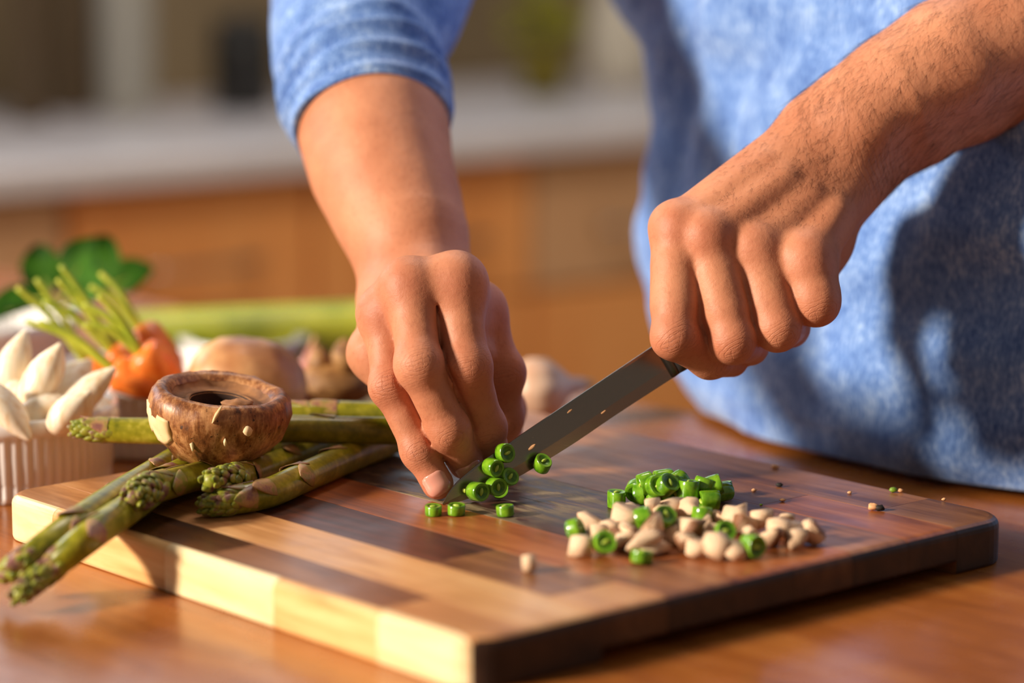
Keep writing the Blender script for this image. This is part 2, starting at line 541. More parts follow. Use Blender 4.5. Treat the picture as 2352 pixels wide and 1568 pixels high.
# the worn block carries a scraped, greyed patch
k = NT('wood_worn')
v = k.coord(scale=(10, 110, 110)); g = k.noise(v, 1, 6, .6, 1.2)
base = k.ramp(g, [(.35, lin(40, 20, 14)), (.55, lin(68, 36, 24)), (.68, lin(92, 54, 36))])
sc1 = k.noise(k.coord(scale=(26, 90, 60)), 1.0, 6, .7, .5)
tc = k.n('ShaderNodeTexCoord'); sx = k.n('ShaderNodeSeparateXYZ'); k.t.links.new(tc.outputs['Object'], sx.inputs[0])
mx = k.math('MULTIPLY', k.smooth(sx.outputs[0], .10, .17), k.math('SUBTRACT', 1.0, k.smooth(sx.outputs[0], .235, .29)))
patch = k.math('MULTIPLY', k.smooth(sc1, .46, .60), mx)
col = k.mix(patch, base, k.ramp(sc1, [(.45, lin(128, 108, 88)), (.7, lin(158, 138, 96))]))
k.p(Base_Color=col, Roughness=k.math('ADD', .40, k.math('MULTIPLY', patch, .25)), Normal=k.bump(k.math('ADD', sc1, g), .35, .0005))
W_worn = k.m
# dark end grain, deepened further by the shade painted into its colour
E_dark = mat_wood('shaded_end_grain_dark', lin(34, 18, 10), lin(54, 32, 18), lin(76, 48, 28), 60, 60, .45, .3, 11.0, .2)
E_mid = mat_wood('shaded_end_grain_brown', lin(50, 28, 14), lin(80, 50, 28), lin(108, 74, 44), 60, 60, .45, .3, 12.0, .2)
# rows: (b0, b1, [(a0, a1, material)])
rows = [(0.0, .0042, [(0, .055, W_cream), (.055, .12, W_light), (.12, .195, W_cream), (.195, .28, W_light), (.28, .33, W_cream)]),
        (.0042, .0295, [(0, .058, W_tan), (.058, .171, W_brown), (.171, .262, W_umber), (.262, .33, W_tan)]),
        (.0295, .0637, [(0, .075, W_gold2), (.075, .205, W_gold2), (.205, .33, W_tan)]),
        (.0637, .098, [(0, .030, W_tan), (.030, .100, W_brown), (.100, .255, W_dark), (.255, .33, W_gold)]),
        (.098, .1335, [(0, .045, W_redb), (.045, .25, W_red), (.25, .33, W_gold)]),
        (.1335, .168, [(0, .065, W_red), (.065, .33, W_worn)]),
        (.168, .202, [(0, .10, W_red), (.10, .33, W_worn)]),
        (.202, .236, [(0, .13, W_redb), (.13, .33, W_redb)]),
        (.236, .2665, [(0, .085, W_red), (.085, .22, W_redb), (.22, .33, W_brown)]),
        (.2665, .3045, [(0, .045, W_brown), (.045, .19, W_redb), (.19, .33, W_redb)])]
for (b0, b1, cells) in rows:
    for (a0, a1, mt) in cells:
        bm = bmesh.new(); bm.from_mesh(board_src)
        for co, no in (((a0, 0, 0), (-1, 0, 0)), ((a1, 0, 0), (1, 0, 0)), ((0, -b0, 0), (0, 1, 0)), ((0, -b1, 0), (0, -1, 0))):
            if (co[0] <= 1e-6 and no[0] < 0) or (co[0] > BOARD_A and no[0] > 0) or (co[1] > -1e-6 and no[1] > 0) or (co[1] < -BOARD_B + 1e-5 and no[1] < 0):
                continue
            r = bmesh.ops.bisect_plane(bm, geom=bm.verts[:] + bm.edges[:] + bm.faces[:], plane_co=co, plane_no=no, clear_outer=True)
            ed = [e for e in bm.edges if e.is_boundary]
            if ed: bmesh.ops.holes_fill(bm, edges=ed, sides=0)
        # hand grip cut under the dark end between the two outer blocks
        if a0 == 0 and 0.03 <= b0 < 0.26:
            for vv in bm.verts:
                if vv.co.z < TH * .4 and vv.co.x < 0.004: vv.co.z += 0.0052
        me = bpy.data.meshes.new('wood_block'); bm.to_mesh(me); bm.free()
        me.materials.append(mt)
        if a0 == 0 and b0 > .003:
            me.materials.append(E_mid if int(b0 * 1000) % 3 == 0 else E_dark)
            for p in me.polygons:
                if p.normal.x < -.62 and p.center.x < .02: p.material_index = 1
        o = bpy.data.objects.new('wood_block', me); COL.objects.link(o); o.parent = BRD
        # tiny recessed joint
        o.modifiers.new('joint', 'BEVEL'); o.modifiers['joint'].width = 0.00022; o.modifiers['joint'].segments = 1; o.modifiers['joint'].limit_method = 'ANGLE'; o.modifiers['joint'].angle_limit = math.radians(60)
bpy.data.meshes.remove(board_src)
# ------------------------------------------------------------------ person: hands and forearms grown from a signed distance field
def smin(a, b, k):
    h = np.maximum(k - np.abs(a - b), 0.0) / k
    return np.minimum(a, b) - h * h * k * 0.25

def rcone(P, a, b, ra, rb):
    ab = (b - a).astype(np.float32); l2 = float(ab @ ab) + 1e-12
    q = P - a.astype(np.float32)
    t = np.clip((q @ ab) / l2, 0, 1)
    q = q - t[:, None] * ab
    return np.sqrt(np.einsum('ij,ij->i', q, q)) - (ra + t * (rb - ra))

def ball(P, c, r):
    q = P - c.astype(np.float32)
    return np.sqrt(np.einsum('ij,ij->i', q, q)) - r

def J(x, y, d, r):
    """joint: photo pixel, depth, radius in pixels there"""
    return (at(x, y, d), rad(r, d))

def chain(P, js, k=0.004):
    f = None
    for (a, ra), (b, rb) in zip(js[:-1], js[1:]):
        g = rcone(P, a, b, ra, rb)
        f = g if f is None else smin(f, g, k)
    return f

def surface_nets(fun, lo, hi, h):
    lo = np.array(lo); n = np.ceil((np.array(hi) - lo) / h).astype(int) + 1
    xs = [lo[i] + h * np.arange(n[i]) for i in range(3)]
    vol = np.empty(n, np.float32)
    for i in range(0, n[0], 6):
        g = np.stack(np.meshgrid(xs[0][i:i + 6], xs[1], xs[2], indexing='ij'), -1).astype(np.float32)
        vol[i:i + 6] = fun(g.reshape(-1, 3)).reshape(g.shape[:3])
    ins = vol < 0
    c = np.zeros(np.array(n) - 1, np.int8)
    for dx in (0, 1):
        for dy in (0, 1):
            for dz in (0, 1):
                c += ins[dx:n[0] - 1 + dx, dy:n[1] - 1 + dy, dz:n[2] - 1 + dz]
    act = (c > 0) & (c < 8)
    idx = -np.ones(act.shape, np.int64)
    cells = np.argwhere(act)
    idx[act] = np.arange(len(cells))
    acc = np.zeros((len(cells), 3)); cnt = np.zeros(len(cells))
    corners = [(x, y, z) for x in (0, 1) for y in (0, 1) for z in (0, 1)]
    val = {cr: vol[cells[:, 0] + cr[0], cells[:, 1] + cr[1], cells[:, 2] + cr[2]] for cr in corners}
    for a in corners:
        for ax in range(3):
            if a[ax] == 0:
                b = list(a); b[ax] = 1; b = tuple(b)
                va, vb = val[a], val[b]
                m = (va < 0) != (vb < 0)
                t = np.where(m, va / np.where(m, va - vb, 1), 0)
                p = np.array(a, float)[None] + t[:, None] * (np.array(b, float) - np.array(a, float))[None]
                acc[m] += p[m]; cnt[m] += 1
    verts = lo + h * (cells + acc / cnt[:, None])
    quads = []
    for ax in range(3):
        o1, o2 = [(1, 2), (2, 0), (0, 1)][ax]
        sl0 = [slice(None)] * 3; sl1 = [slice(None)] * 3
        sl0[ax] = slice(0, n[ax] - 1); sl1[ax] = slice(1, n[ax])
        s0, s1 = ins[tuple(sl0)], ins[tuple(sl1)]
        e = np.argwhere(s0 != s1)
        ok = (e[:, o1] > 0) & (e[:, o2] > 0) & (e[:, o1] < n[o1] - 1) & (e[:, o2] < n[o2] - 1)
        e = e[ok]
        flip = ~s0[tuple(e.T)]
        q = []
        for d1, d2 in ((-1, -1), (0, -1), (0, 0), (-1, 0)):
            cc = e.copy(); cc[:, o1] += d1; cc[:, o2] += d2
            q.append(idx[tuple(cc.T)])
        q = np.stack(q, 1)
        q[flip] = q[flip][:, ::-1]
        quads.append(q)
    return verts, np.vstack(quads)

def grad(fun, P, e=3e-4):
    P = P.astype(np.float32)
    g = np.stack([fun(P + np.array(d, np.float32) * e) - fun(P - np.array(d, np.float32) * e) for d in np.eye(3)], 1)
    return g / (np.linalg.norm(g, axis=1, keepdims=True) + 1e-9)

# ---- right hand of the person (image left), fingertips pressing the beans
HA = {
    'little': [J(884, 720, 1.256, 50), J(894, 888, 1.243, 40), J(963, 1036, 1.242, 36), J(1005, 1110, 1.2425, 37)],
    'ring':   [J(942, 662, 1.248, 53), J(963, 838, 1.230, 51), J(1029, 986, 1.238, 45), J(1069, 1060, 1.2520, 41)],
    'middle': [J(1046, 652, 1.250, 56), J(1072, 842, 1.238, 52), J(1112, 982, 1.253, 45), J(1134, 1054, 1.270, 40)],
    'index':  [J(1096, 714, 1.282, 54), J(1152, 856, 1.284, 49), J(1154, 958, 1.293, 43), J(1148, 1028, 1.302, 38)],
    'thumb':  [J(1030, 760, 1.340, 62), J(1116, 850, 1.340, 58), J(1156, 940, 1.328, 46), J(1158, 1012, 1.314, 42)],
}
HA_base = {'little': J(888, 700, 1.322, 52), 'ring': J(925, 668, 1.326, 56), 'middle': J(965, 655, 1.328, 58), 'index': J(1012, 676, 1.330, 58)}
HA_arm = [J(958, 640, 1.325, 112), J(936, 547, 1.340, 127), J(905, 463, 1.356, 140), J(874, 379, 1.372, 152), J(858, 295, 1.388, 160), J(850, 190, 1.410, 150), J(845, 60, 1.445, 150)]

def slit_line(A_, B_, t0):
    pa = [A_[0][0] * (1 - t0) + A_[1][0] * t0, A_[1][0], (A_[1][0] + A_[2][0]) / 2, A_[2][0], A_[2][0] * .55 + A_[3][0] * .45]
    pb = [B_[0][0] * (1 - t0) + B_[1][0] * t0, B_[1][0], (B_[1][0] + B_[2][0]) / 2, B_[2][0], B_[2][0] * .55 + B_[3][0] * .45]
    out = []
    for q, (u, w) in enumerate(zip(pa, pb)):
        cd = unit(w - u); nn = unit(-FW - cd * (-FW @ cd))
        ra, rb = A_[min(q, 3)][1], B_[min(q, 3)][1]
        out.append((u + (w - u) * (ra / (ra + rb)), nn, (.0006, .00088, .00088, .00085, .0007)[q]))
    return out[:-1]
HA_SLITS = [slit_line(HA['little'], HA['ring'], .60), slit_line(HA['ring'], HA['middle'], .25)]

def hand_a(P):
    H = HA
    arm = chain(P, HA_arm, 0.010)
    palm = smin(rcone(P, J(955, 760, 1.300, 80)[0], J(960, 690, 1.322, 80)[0], rad(82, 1.3), rad(84, 1.32)),
                rcone(P, J(1050, 760, 1.300, 80)[0], J(1000, 700, 1.322, 80)[0], rad(80, 1.3), rad(84, 1.32)), 0.012)
    hyp = chain(P, [J(888, 712, 1.318, 52), J(866, 812, 1.284, 58), J(884, 872, 1.278, 34)], 0.008)
    palm = smin(palm, hyp, 0.012)
    for f in ('little', 'ring', 'middle', 'index'):
        m = rcone(P, HA_base[f][0], H[f][0][0], HA_base[f][1], H[f][0][1] * 0.92)
        palm = smin(palm, m, 0.007)
    palm = smin(palm, rcone(P, J(985, 690, 1.335, 60)[0], H['thumb'][1][0], rad(60, 1.33), H['thumb'][1][1]), 0.012)
    # webs close the gaps between neighbouring fingers at their roots
    for f1, f2 in (('little', 'ring'), ('ring', 'middle'), ('middle', 'index')):
        a0, b0 = H[f1][0][0], H[f2][0][0]; a1, b1 = H[f1][1][0], H[f2][1][0]
        r = (H[f1][0][1] + H[f2][0][1]) / 2
        palm = smin(palm, rcone(P, a0 + FW * .001, b0 + FW * .001, r * .94, r * .94), .010)
        palm = smin(palm, rcone(P, a0 * .78 + a1 * .22 + FW * .003, b0 * .78 + b1 * .22 + FW * .003, r * .80, r * .80), .006)
        palm = smin(palm, rcone(P, a0 * .52 + a1 * .48 + FW * .011, b0 * .52 + b1 * .48 + FW * .011, r * .74, r * .74), .005)
        palm = smin(palm, rcone(P, a0 * .22 + a1 * .78 + FW * .014, b0 * .22 + b1 * .78 + FW * .014, r * .70, r * .70), .004)
    out = smin(palm, arm, 0.016)
    fings = []
    for f, js in H.items():
        g = chain(P, js, 0.0035)
        # joint bulges on the back of the finger
        for q, amt in ((1, 0.0006), (2, 0.0004)):
            c, r = js[q]
            g = smin(g, ball(P, c - FW * amt * 1.5, r * 0.97), 0.006)
        if f != 'thumb':
            c, r = js[0]
            g = smin(g, ball(P, c - FW * 0.0010 + UP * 0.0008, r * 0.97), 0.008)
        fings.append(g)
    tot = None
    for g in fings:
        b = smin(g, out, 0.0065)
        tot = b if tot is None else smin(tot, b, 0.0012)
    # narrow dark creases where neighbouring fingers press together
    near = np.flatnonzero(np.abs(tot) < 0.006)
    if len(near):
        Pn = P[near]; slit = None
        for line in HA_SLITS:
            for h in (.0046, .0058, .0070, .0082, .0094):
                for (a, na, ra), (b, nb_, rb) in zip(line[:-1], line[1:]):
                    g = rcone(Pn, a + na * h, b + nb_ * h, ra, rb)
                    slit = g if slit is None else np.minimum(slit, g)
        tot = tot.copy(); tot[near] = -smin(-tot[near], slit, 0.0010)
    return tot

# ---- left hand (image right), fist round the knife handle
HB = {
    'index':  [J(1554, 524, 1.258, 53), J(1547, 774, 1.240, 50), J(1630, 822, 1.256, 46), J(1682, 830, 1.272, 36)],
    'middle': [J(1620, 546, 1.2535, 55), J(1682, 782, 1.243, 52), J(1722, 795, 1.272, 40), J(1716, 752, 1.292, 34)],
    'ring':   [J(1730, 572, 1.257, 57), J(1785, 752, 1.247, 53), J(1815, 752, 1.276, 42), J(1795, 700, 1.297, 36)],
    'little': [J(1848, 600, 1.256, 62), J(1874, 694, 1.250, 53), J(1880, 692, 1.284, 44), J(1850, 650, 1.302, 34)],
    'thumb':  [J(1800, 440, 1.318, 62), J(1650, 610, 1.312, 52), J(1572, 720, 1.294, 44), J(1533, 783, 1.284, 34)],
}
HB_base = {'index': J(1852, 308, 1.286, 56), 'middle': J(1888, 342, 1.280, 56), 'ring': J(1922, 384, 1.281, 55), 'little': J(1952, 428, 1.282, 54)}
HB_up = [J(1884, 300, 1.288, 72), J(1950, 262, 1.286, 87), J(2060, 205, 1.288, 112), J(2180, 140, 1.293, 128), J(2320, 70, 1.300, 136), J(2520, -40, 1.312, 150), J(2760, -170, 1.335, 165)]
HB_lo = [J(1950, 400, 1.292, 62), J(2010, 350, 1.296, 70), J(2110, 290, 1.302, 76), J(2230, 230, 1.310, 82), J(2360, 170, 1.320, 90), J(2560, 70, 1.332, 110), J(2780, -60, 1.350, 130)]

def hand_b(P):
    H = HB
    arm = smin(chain(P, HB_up, 0.012), chain(P, HB_lo, 0.012), 0.010)
    arm = smin(arm, ball(P, at(1992, 292, 1.2755), rad(48, 1.27)), 0.014)          # ulna knob
    palm = None
    for f in ('index', 'middle', 'ring', 'little'):
        m = rcone(P, HB_base[f][0], H[f][0][0] + FW * 0.002, HB_base[f][1], H[f][0][1] * 0.90)
        palm = m if palm is None else smin(palm, m, 0.013)
    palm = smin(palm, rcone(P, at(1836, 540, 1.277), at(1926, 420, 1.288), rad(58, 1.28), rad(66, 1.28)), 0.012)
    palm = smin(palm, rcone(P, at(1690, 510, 1.276), at(1905, 400, 1.287), rad(58, 1.27), rad(72, 1.28)), 0.012)
    palm = smin(palm, rcone(P, J(1700, 520, 1.285, 60)[0], J(1860, 370, 1.298, 60)[0], rad(62, 1.28), rad(76, 1.29)), 0.012)
    palm = smin(palm, chain(P, [J(1945, 440, 1.300, 58), J(1895, 560, 1.294, 52), J(1880, 612, 1.290, 44)], 0.008), 0.010)
    palm = smin(palm, rcone(P, H['thumb'][0][0], H['thumb'][1][0], H['thumb'][0][1], H['thumb'][1][1]), 0.012)
    # skin folds where the little finger side buckles
    palm = smin(palm, rcone(P, at(1878, 586, 1.262), at(1906, 604, 1.268), 0.0050, 0.0040), 0.004)
    for f1, f2 in (('index', 'middle'), ('middle', 'ring'), ('ring', 'little')):
        a0, b0 = H[f1][0][0], H[f2][0][0]; a1, b1 = H[f1][1][0], H[f2][1][0]
        r = (H[f1][0][1] + H[f2][0][1]) / 2
        palm = smin(palm, rcone(P, a0 + FW * .002, b0 + FW * .002, r * .85, r * .85), .006)
        palm = smin(palm, rcone(P, a0 * .72 + a1 * .28 + FW * .005, b0 * .72 + b1 * .28 + FW * .005, r * .78, r * .78), .006)
        palm = smin(palm, rcone(P, a0 * .45 + a1 * .55 + FW * .010, b0 * .45 + b1 * .55 + FW * .010, r * .62, r * .62), .005)
        palm = smin(palm, rcone(P, a0 * .15 + a1 * .85 + FW * .008, b0 * .15 + b1 * .85 + FW * .008, r * .55, r * .55), .003)
    out = smin(palm, arm, 0.014)
    fings = []
    for f, js in H.items():
        g = chain(P, js, 0.004)
        c, r = js[1]
        g = smin(g, rcone(P, js[0][0] * .62 + c * .38, js[0][0] * .3 + c * .7, (js[0][1] + r) * .515, (js[0][1] + r) * .51), 0.004)
        if f != 'thumb':
            c, r = js[0]
            g = smin(g, ball(P, c - FW * 0.0022 + UP * 0.0006, r * 0.90), 0.008)
            # extensor tendon
            b = HB_base[f][0]
            out = smin(out, rcone(P, c - FW * (r * 0.62), c * 0.35 + b * 0.65 - FW * (r * 0.78), r * 0.36, r * 0.24), 0.0065)
        fings.append(g)
    tot = None
    for g in fings:
        b = smin(g, out, 0.0070)
        tot = b if tot is None else smin(tot, b, 0.0016)
    return tot

def grow(fun, chains, h, extra_pad=0.004):
    lo = np.min([c - r for js in chains for c, r in js], 0) - extra_pad
    hi = np.max([c + r for js in chains for c, r in js], 0) + extra_pad
    V, Q = surface_nets(fun, lo, hi, h)
    for it in range(2):
        g = grad(fun, V)
        V = V - g * fun(V.astype(np.float32))[:, None] * 0.9
    return V, Q

def catmull(V, Q, attrs):
    """one Catmull-Clark step on quads; attrs are averaged linearly"""
    n = len(V); nf = len(Q)
    A = np.stack([attrs[k_] for k_ in attrs], 1) if attrs else np.zeros((n, 0))
    fp = V[Q].mean(1); fa = A[Q].mean(1)
    e = np.stack([Q, np.roll(Q, -1, 1)], 2).reshape(-1, 2)
    es = np.sort(e, 1)
    key = es[:, 0].astype(np.int64) * n + es[:, 1]
    uq, inv = np.unique(key, return_inverse=True)
    inv = inv.ravel(); ne = len(uq)
    e0, e1 = uq // n, uq % n
    cnt = np.bincount(inv, minlength=ne)
    fidx = np.repeat(np.arange(nf), 4)
    fsum = np.stack([np.bincount(inv, fp[fidx, k_], ne) for k_ in range(3)], 1)
    mid = (V[e0] + V[e1]) / 2
    inner = cnt == 2
    ep = np.where(inner[:, None], (mid * 2 + fsum) / 4, mid)
    ea = (A[e0] + A[e1]) / 2
    # vertices
    val = np.bincount(np.concatenate([e0, e1]), minlength=n).astype(float)
    nfv = np.bincount(Q.ravel(), minlength=n).astype(float)
    Fm = np.stack([np.bincount(Q.ravel(), np.repeat(fp[:, k_], 4), n) for k_ in range(3)], 1) / np.maximum(nfv, 1)[:, None]
    Rm = np.stack([np.bincount(np.concatenate([e0, e1]), np.concatenate([mid[:, k_]] * 2), n) for k_ in range(3)], 1) / np.maximum(val, 1)[:, None]
    vn = np.maximum(val, 3)[:, None]
    vp = (Fm + 2 * Rm + (vn - 3) * V) / vn
    bad = np.zeros(n, bool); bad[e0[~inner]] = True; bad[e1[~inner]] = True
    vp[bad] = V[bad]
    V2 = np.vstack([vp, ep, fp]); A2 = np.vstack([A, ea, fa])
    ei = inv.reshape(nf, 4) + n; fi = np.arange(nf) + n + ne
    Q2 = np.concatenate([np.stack([Q[:, k_], ei[:, k_], fi, ei[:, k_ - 1]], 1) for k_ in range(4)])
    return V2, Q2, {k_: A2[:, i_] for i_, k_ in enumerate(attrs)}

def skin_attrs(V, H, prox):
    """per-vertex finger coordinates (mm) that drive creases and redness"""
    n = len(V); best = np.full(n, 1e9)
    j1 = np.full(n, 60.0); j2 = np.full(n, 60.0); lat = np.zeros(n); dors = np.zeros(n); red = np.zeros(n); cm = np.zeros(n)
    for f, js in H.items():
        L = 0.0; cum = [0]
        for (a, _), (b, _) in zip(js[:-1], js[1:]):
            cum.append(cum[-1] + np.linalg.norm(b - a))
        for i in range(3):
            a, ra = js[i]; b, rb = js[i + 1]
            ab = b - a; l2 = ab @ ab
            t = (V - a) @ ab / l2
            tc = np.clip(t, -0.25 if i == 0 else 0, 1.3 if i == 2 else 1)
            q = V - a - tc[:, None] * ab
            d = np.linalg.norm(q, axis=1) - (ra + np.clip(tc, 0, 1) * (rb - ra))
            m = d < best
            s = (cum[i] + tc * math.sqrt(l2)) * 1000
            t_ = ab / math.sqrt(l2)
            D = unit(-FW - t_ * (-FW @ t_)); W = np.cross(t_, D)
            best[m] = d[m]
            t1 = unit(unit(js[1][0] - js[0][0]) + unit(js[2][0] - js[1][0])); t2 = unit(unit(js[2][0] - js[1][0]) + unit(js[3][0] - js[2][0]))
            j1[m] = ((V - js[1][0]) @ t1)[m] * 1000; j2[m] = ((V - js[2][0]) @ t2)[m] * 1000
            cm[m] = (np.exp(-(np.linalg.norm(V - js[1][0], axis=1) / .0150) ** 6) + np.exp(-(np.linalg.norm(V - js[2][0], axis=1) / .0130) ** 6))[m]
            cm[m & (d > .003)] = 0
            lat[m] = (q @ W)[m] * 1000
            dors[m] = ((q @ D) / (np.linalg.norm(q, axis=1) + 1e-9))[m]
        c0 = js[0][0] - FW * 0.008
        red = np.maximum(red, 0.7 * np.exp(-(np.linalg.norm(V - c0, axis=1) / 0.010) ** 2))
        red = np.maximum(red, 0.75 * np.exp(-(np.linalg.norm(V - js[1][0], axis=1) / 0.012) ** 2))
        red = np.maximum(red, 0.6 * np.exp(-(np.linalg.norm(V - js[2][0], axis=1) / 0.010) ** 2))
        red = np.maximum(red, 0.9 * np.exp(-(np.linalg.norm(V - js[3][0], axis=1) / 0.012) ** 2))
    return dict(joint_one=j1, joint_two=j2, lateral=lat, dorsal=dors, redness=red, creasemask=np.clip(cm, 0, 1))

VA, QA = grow(hand_a, list(HA.values()) + [HA_arm[:-1]], 0.00088)
VB, QB = grow(hand_b, list(HB.values()) + [HB_up[:5], HB_lo[:5]], 0.00125)
AA = skin_attrs(VA, HA, None); AB = skin_attrs(VB, HB, None)
# wrist creases of the knife hand: distance (mm) along the forearm from the wrist fold
wc = at(1985, 395, 1.283); wdir = unit(at(2100, 330, 1.29) - at(1985, 395, 1.283))
AA['wrist'] = np.full(len(VA), 99.0); AB['wrist'] = (VB - wc) @ wdir * 1000
AA['wristmask'] = np.zeros(len(VA)); AB['wristmask'] = np.exp(-(np.linalg.norm(VB - wc, axis=1) / 0.020) ** 2)

VB0 = VB
AB0 = AB
VA, QA, AA = catmull(VA, QA, AA)
VB, QB, AB = catmull(VB, QB, AB)

# upper arms and trunk inside the shirt (coarse) close the figure
def trunk(P):
    sh_r = at(1330, -1000, 1.76); sh_l = at(2750, -1050, 1.78) + np.array([.02, 0, 0])
    f = rcone(P, HA_arm[-2][0], at(860, -190, 1.51), HA_arm[-2][1] * .97, 0.040)
    f = smin(f, rcone(P, at(860, -190, 1.51), sh_r, 0.042, 0.050), 0.02)
    f = smin(f, rcone(P, HB_up[4][0], at(2760, -170, 1.345), HB_up[4][1] * 1.1, 0.040), 0.02)
    f = smin(f, rcone(P, at(2760, -170, 1.345), sh_l, 0.040, 0.050), 0.02)
    c0 = TRUNK_C
    q = P - c0.astype(np.float32)
    e = (q @ E_DIR.astype(np.float32)) / 0.160; nn = (q @ N_DIR.astype(np.float32)) / 0.085
    r = (np.sqrt(e * e + nn * nn) - 1) * 0.085
    zz = np.maximum(c0[2] - 0.22 - P[:, 2], P[:, 2] - (c0[2] + 0.17))
    f = smin(f, np.maximum(r, zz), 0.03)
    return f
TRUNK_C = np.array([*(EDGE_P + E_DIR * .085 + N_DIR * -.085)[:2], TZ + 0.30])
lo = np.array([-0.16, 1.33, TZ - 0.22]); hi = np.array([0.62, 1.95, TZ + 0.55])
VT, QT = surface_nets(trunk, lo, hi, 0.010)

PERSON = thing('person', (TRUNK_C[0], TRUNK_C[1], 0.0), 'person in a blue top, sleeves pushed up, slicing green beans at the board', 'person')

# skin
k = NT('skin')
j1, j2, lat, dors, redn = (k.attr(a) for a in ('joint_one', 'joint_two', 'lateral', 'dorsal', 'redness'))
v = k.coord()
n1 = k.noise(v, 26, 4, .55); n2 = k.noise(v, 420, 3, .6)
base = k.ramp(n1, [(.3, lin(180, 113, 80)), (.7, lin(206, 140, 104))])
base = k.mix(k.math('MULTIPLY', k.smooth(n2, .5, .72), .22), base, lin(142, 72, 44))
base = k.mix(k.math('MULTIPLY', redn, .62), base, lin(174, 88, 68))
# transverse joint creases: bands in finger length, wobbling across the finger
cb = k.n('ShaderNodeCombineXYZ'); k.set(cb.inputs[0], k.math('MULTIPLY', lat, .30)); k.set(cb.inputs[1], k.math('MULTIPLY', j1, .30)); k.set(cb.inputs[2], k.math('MULTIPLY', j2, .21))
wob = k.math('MULTIPLY', k.math('SUBTRACT', k.noise(cb.outputs[0], 1.3, 4, .6), .5), 3.4)
def stripes(s, period, width):
    w = k.math('ABSOLUTE', k.math('SUBTRACT', k.math('FRACT', k.math('DIVIDE', s, period)), .5))
    return k.math('SUBTRACT', 1.0, k.smooth(w, 0.0, width))
def joint_creases(j, inner, outer):
    # an oval knuckle patch: arcs around it, short crossing lines inside
    ee = k.math('POWER', k.math('ADD', k.math('POWER', j, 2.0), k.math('POWER', k.math('MULTIPLY', lat, .72), 2.0)), .5)
    arcs = k.math('MULTIPLY', stripes(k.math('ADD', ee, k.math('MULTIPLY', wob, .45)), 1.55, .20), k.math('MULTIPLY', k.smooth(ee, inner * .75, inner), k.math('SUBTRACT', 1.0, k.smooth(ee, inner * 1.1, outer))))
    lines = k.math('MULTIPLY', stripes(k.math('ADD', j, k.math('MULTIPLY', wob, .8)), 1.9, .15), k.math('SUBTRACT', 1.0, k.smooth(ee, inner * .7, inner * 1.05)))
    longi = k.math('MULTIPLY', stripes(k.math('ADD', lat, k.math('MULTIPLY', wob, 1.0)), 4.6, .07), k.math('SUBTRACT', 1.0, k.smooth(ee, inner * .5, inner)))
    fine_ = k.math('MULTIPLY', stripes(k.math('ADD', j, k.math('MULTIPLY', wob, .55)), 1.05, .30), k.math('SUBTRACT', 1.0, k.smooth(k.math('ABSOLUTE', j), outer * .8, outer * 1.5)))
    return k.math('ADD', k.math('MULTIPLY', arcs, .55), k.math('ADD', k.math('ADD', k.math('MULTIPLY', lines, .7), k.math('MULTIPLY', fine_, .13)), k.math('MULTIPLY', longi, .5)))
dm = k.math('MULTIPLY', k.smooth(dors, .0, .6), k.attr('creasemask'))
c1 = k.math('MULTIPLY', joint_creases(j1, 4.2, 8.5), dm)
c2 = k.math('MULTIPLY', joint_creases(j2, 3.0, 7.0), dm)
wr = k.attr('wrist'); wm = k.attr('wristmask')
ww = k.math('ABSOLUTE', k.math('SUBTRACT', k.math('FRACT', k.math('DIVIDE', k.math('ADD', wr, k.math('MULTIPLY', k.noise(v, 60, 2), 5.0)), 2.6)), .5))
c3 = k.math('MULTIPLY', k.math('SUBTRACT', 1.0, k.smooth(ww, 0.0, .22)), k.smooth(wm, .15, .8))
cr = k.math('ADD', k.math('ADD', c1, c2), k.math('MULTIPLY', c3, .7), clamp=True)
# secondary fine lines everywhere: cell pattern of skin
vo = k.n('ShaderNodeTexVoronoi', feature='DISTANCE_TO_EDGE'); k.set(vo.inputs['Vector'], k.coord(scale=(1, 1, 1))); vo.inputs['Scale'].default_value = 1700
cell = k.smooth(vo.outputs['Distance'], 0.0, .22)
base = k.mix(k.math('MULTIPLY', cr, .36), base, lin(120, 52, 34))
bh = k.math('SUBTRACT', k.math('ADD', k.math('MULTIPLY', cell, .05), k.math('MULTIPLY', n2, .16)), k.math('MULTIPLY', cr, .8))
nb = k.bump(bh, .6, .0005)
nb = k.bump(k.noise(v, 150, 4, .6), .35, .0012, nb)
k.p(Base_Color=base, Roughness=.52, Specular_IOR_Level=.34, Subsurface_Weight=.14, Subsurface_Radius=(.006, .0024, .0012), Subsurface_Scale=1.0, Normal=nb)
M_skin = k.m

Vb = np.vstack([VA, VB, VT]); Qb = np.vstack([QA, QB + len(VA), QT + len(VA) + len(VB)])
body = link_mesh('body', Vb, Qb, M_skin, PERSON)
for key in AA:
    at_ = body.data.attributes.new(key, 'FLOAT', 'POINT')
    fillv = {'joint_one': 60, 'joint_two': 60, 'wrist': 99}.get(key, 0)
    at_.data.foreach_set('value', np.concatenate([AA[key], AB[key], np.full(len(VT), float(fillv))]).astype(np.float32))

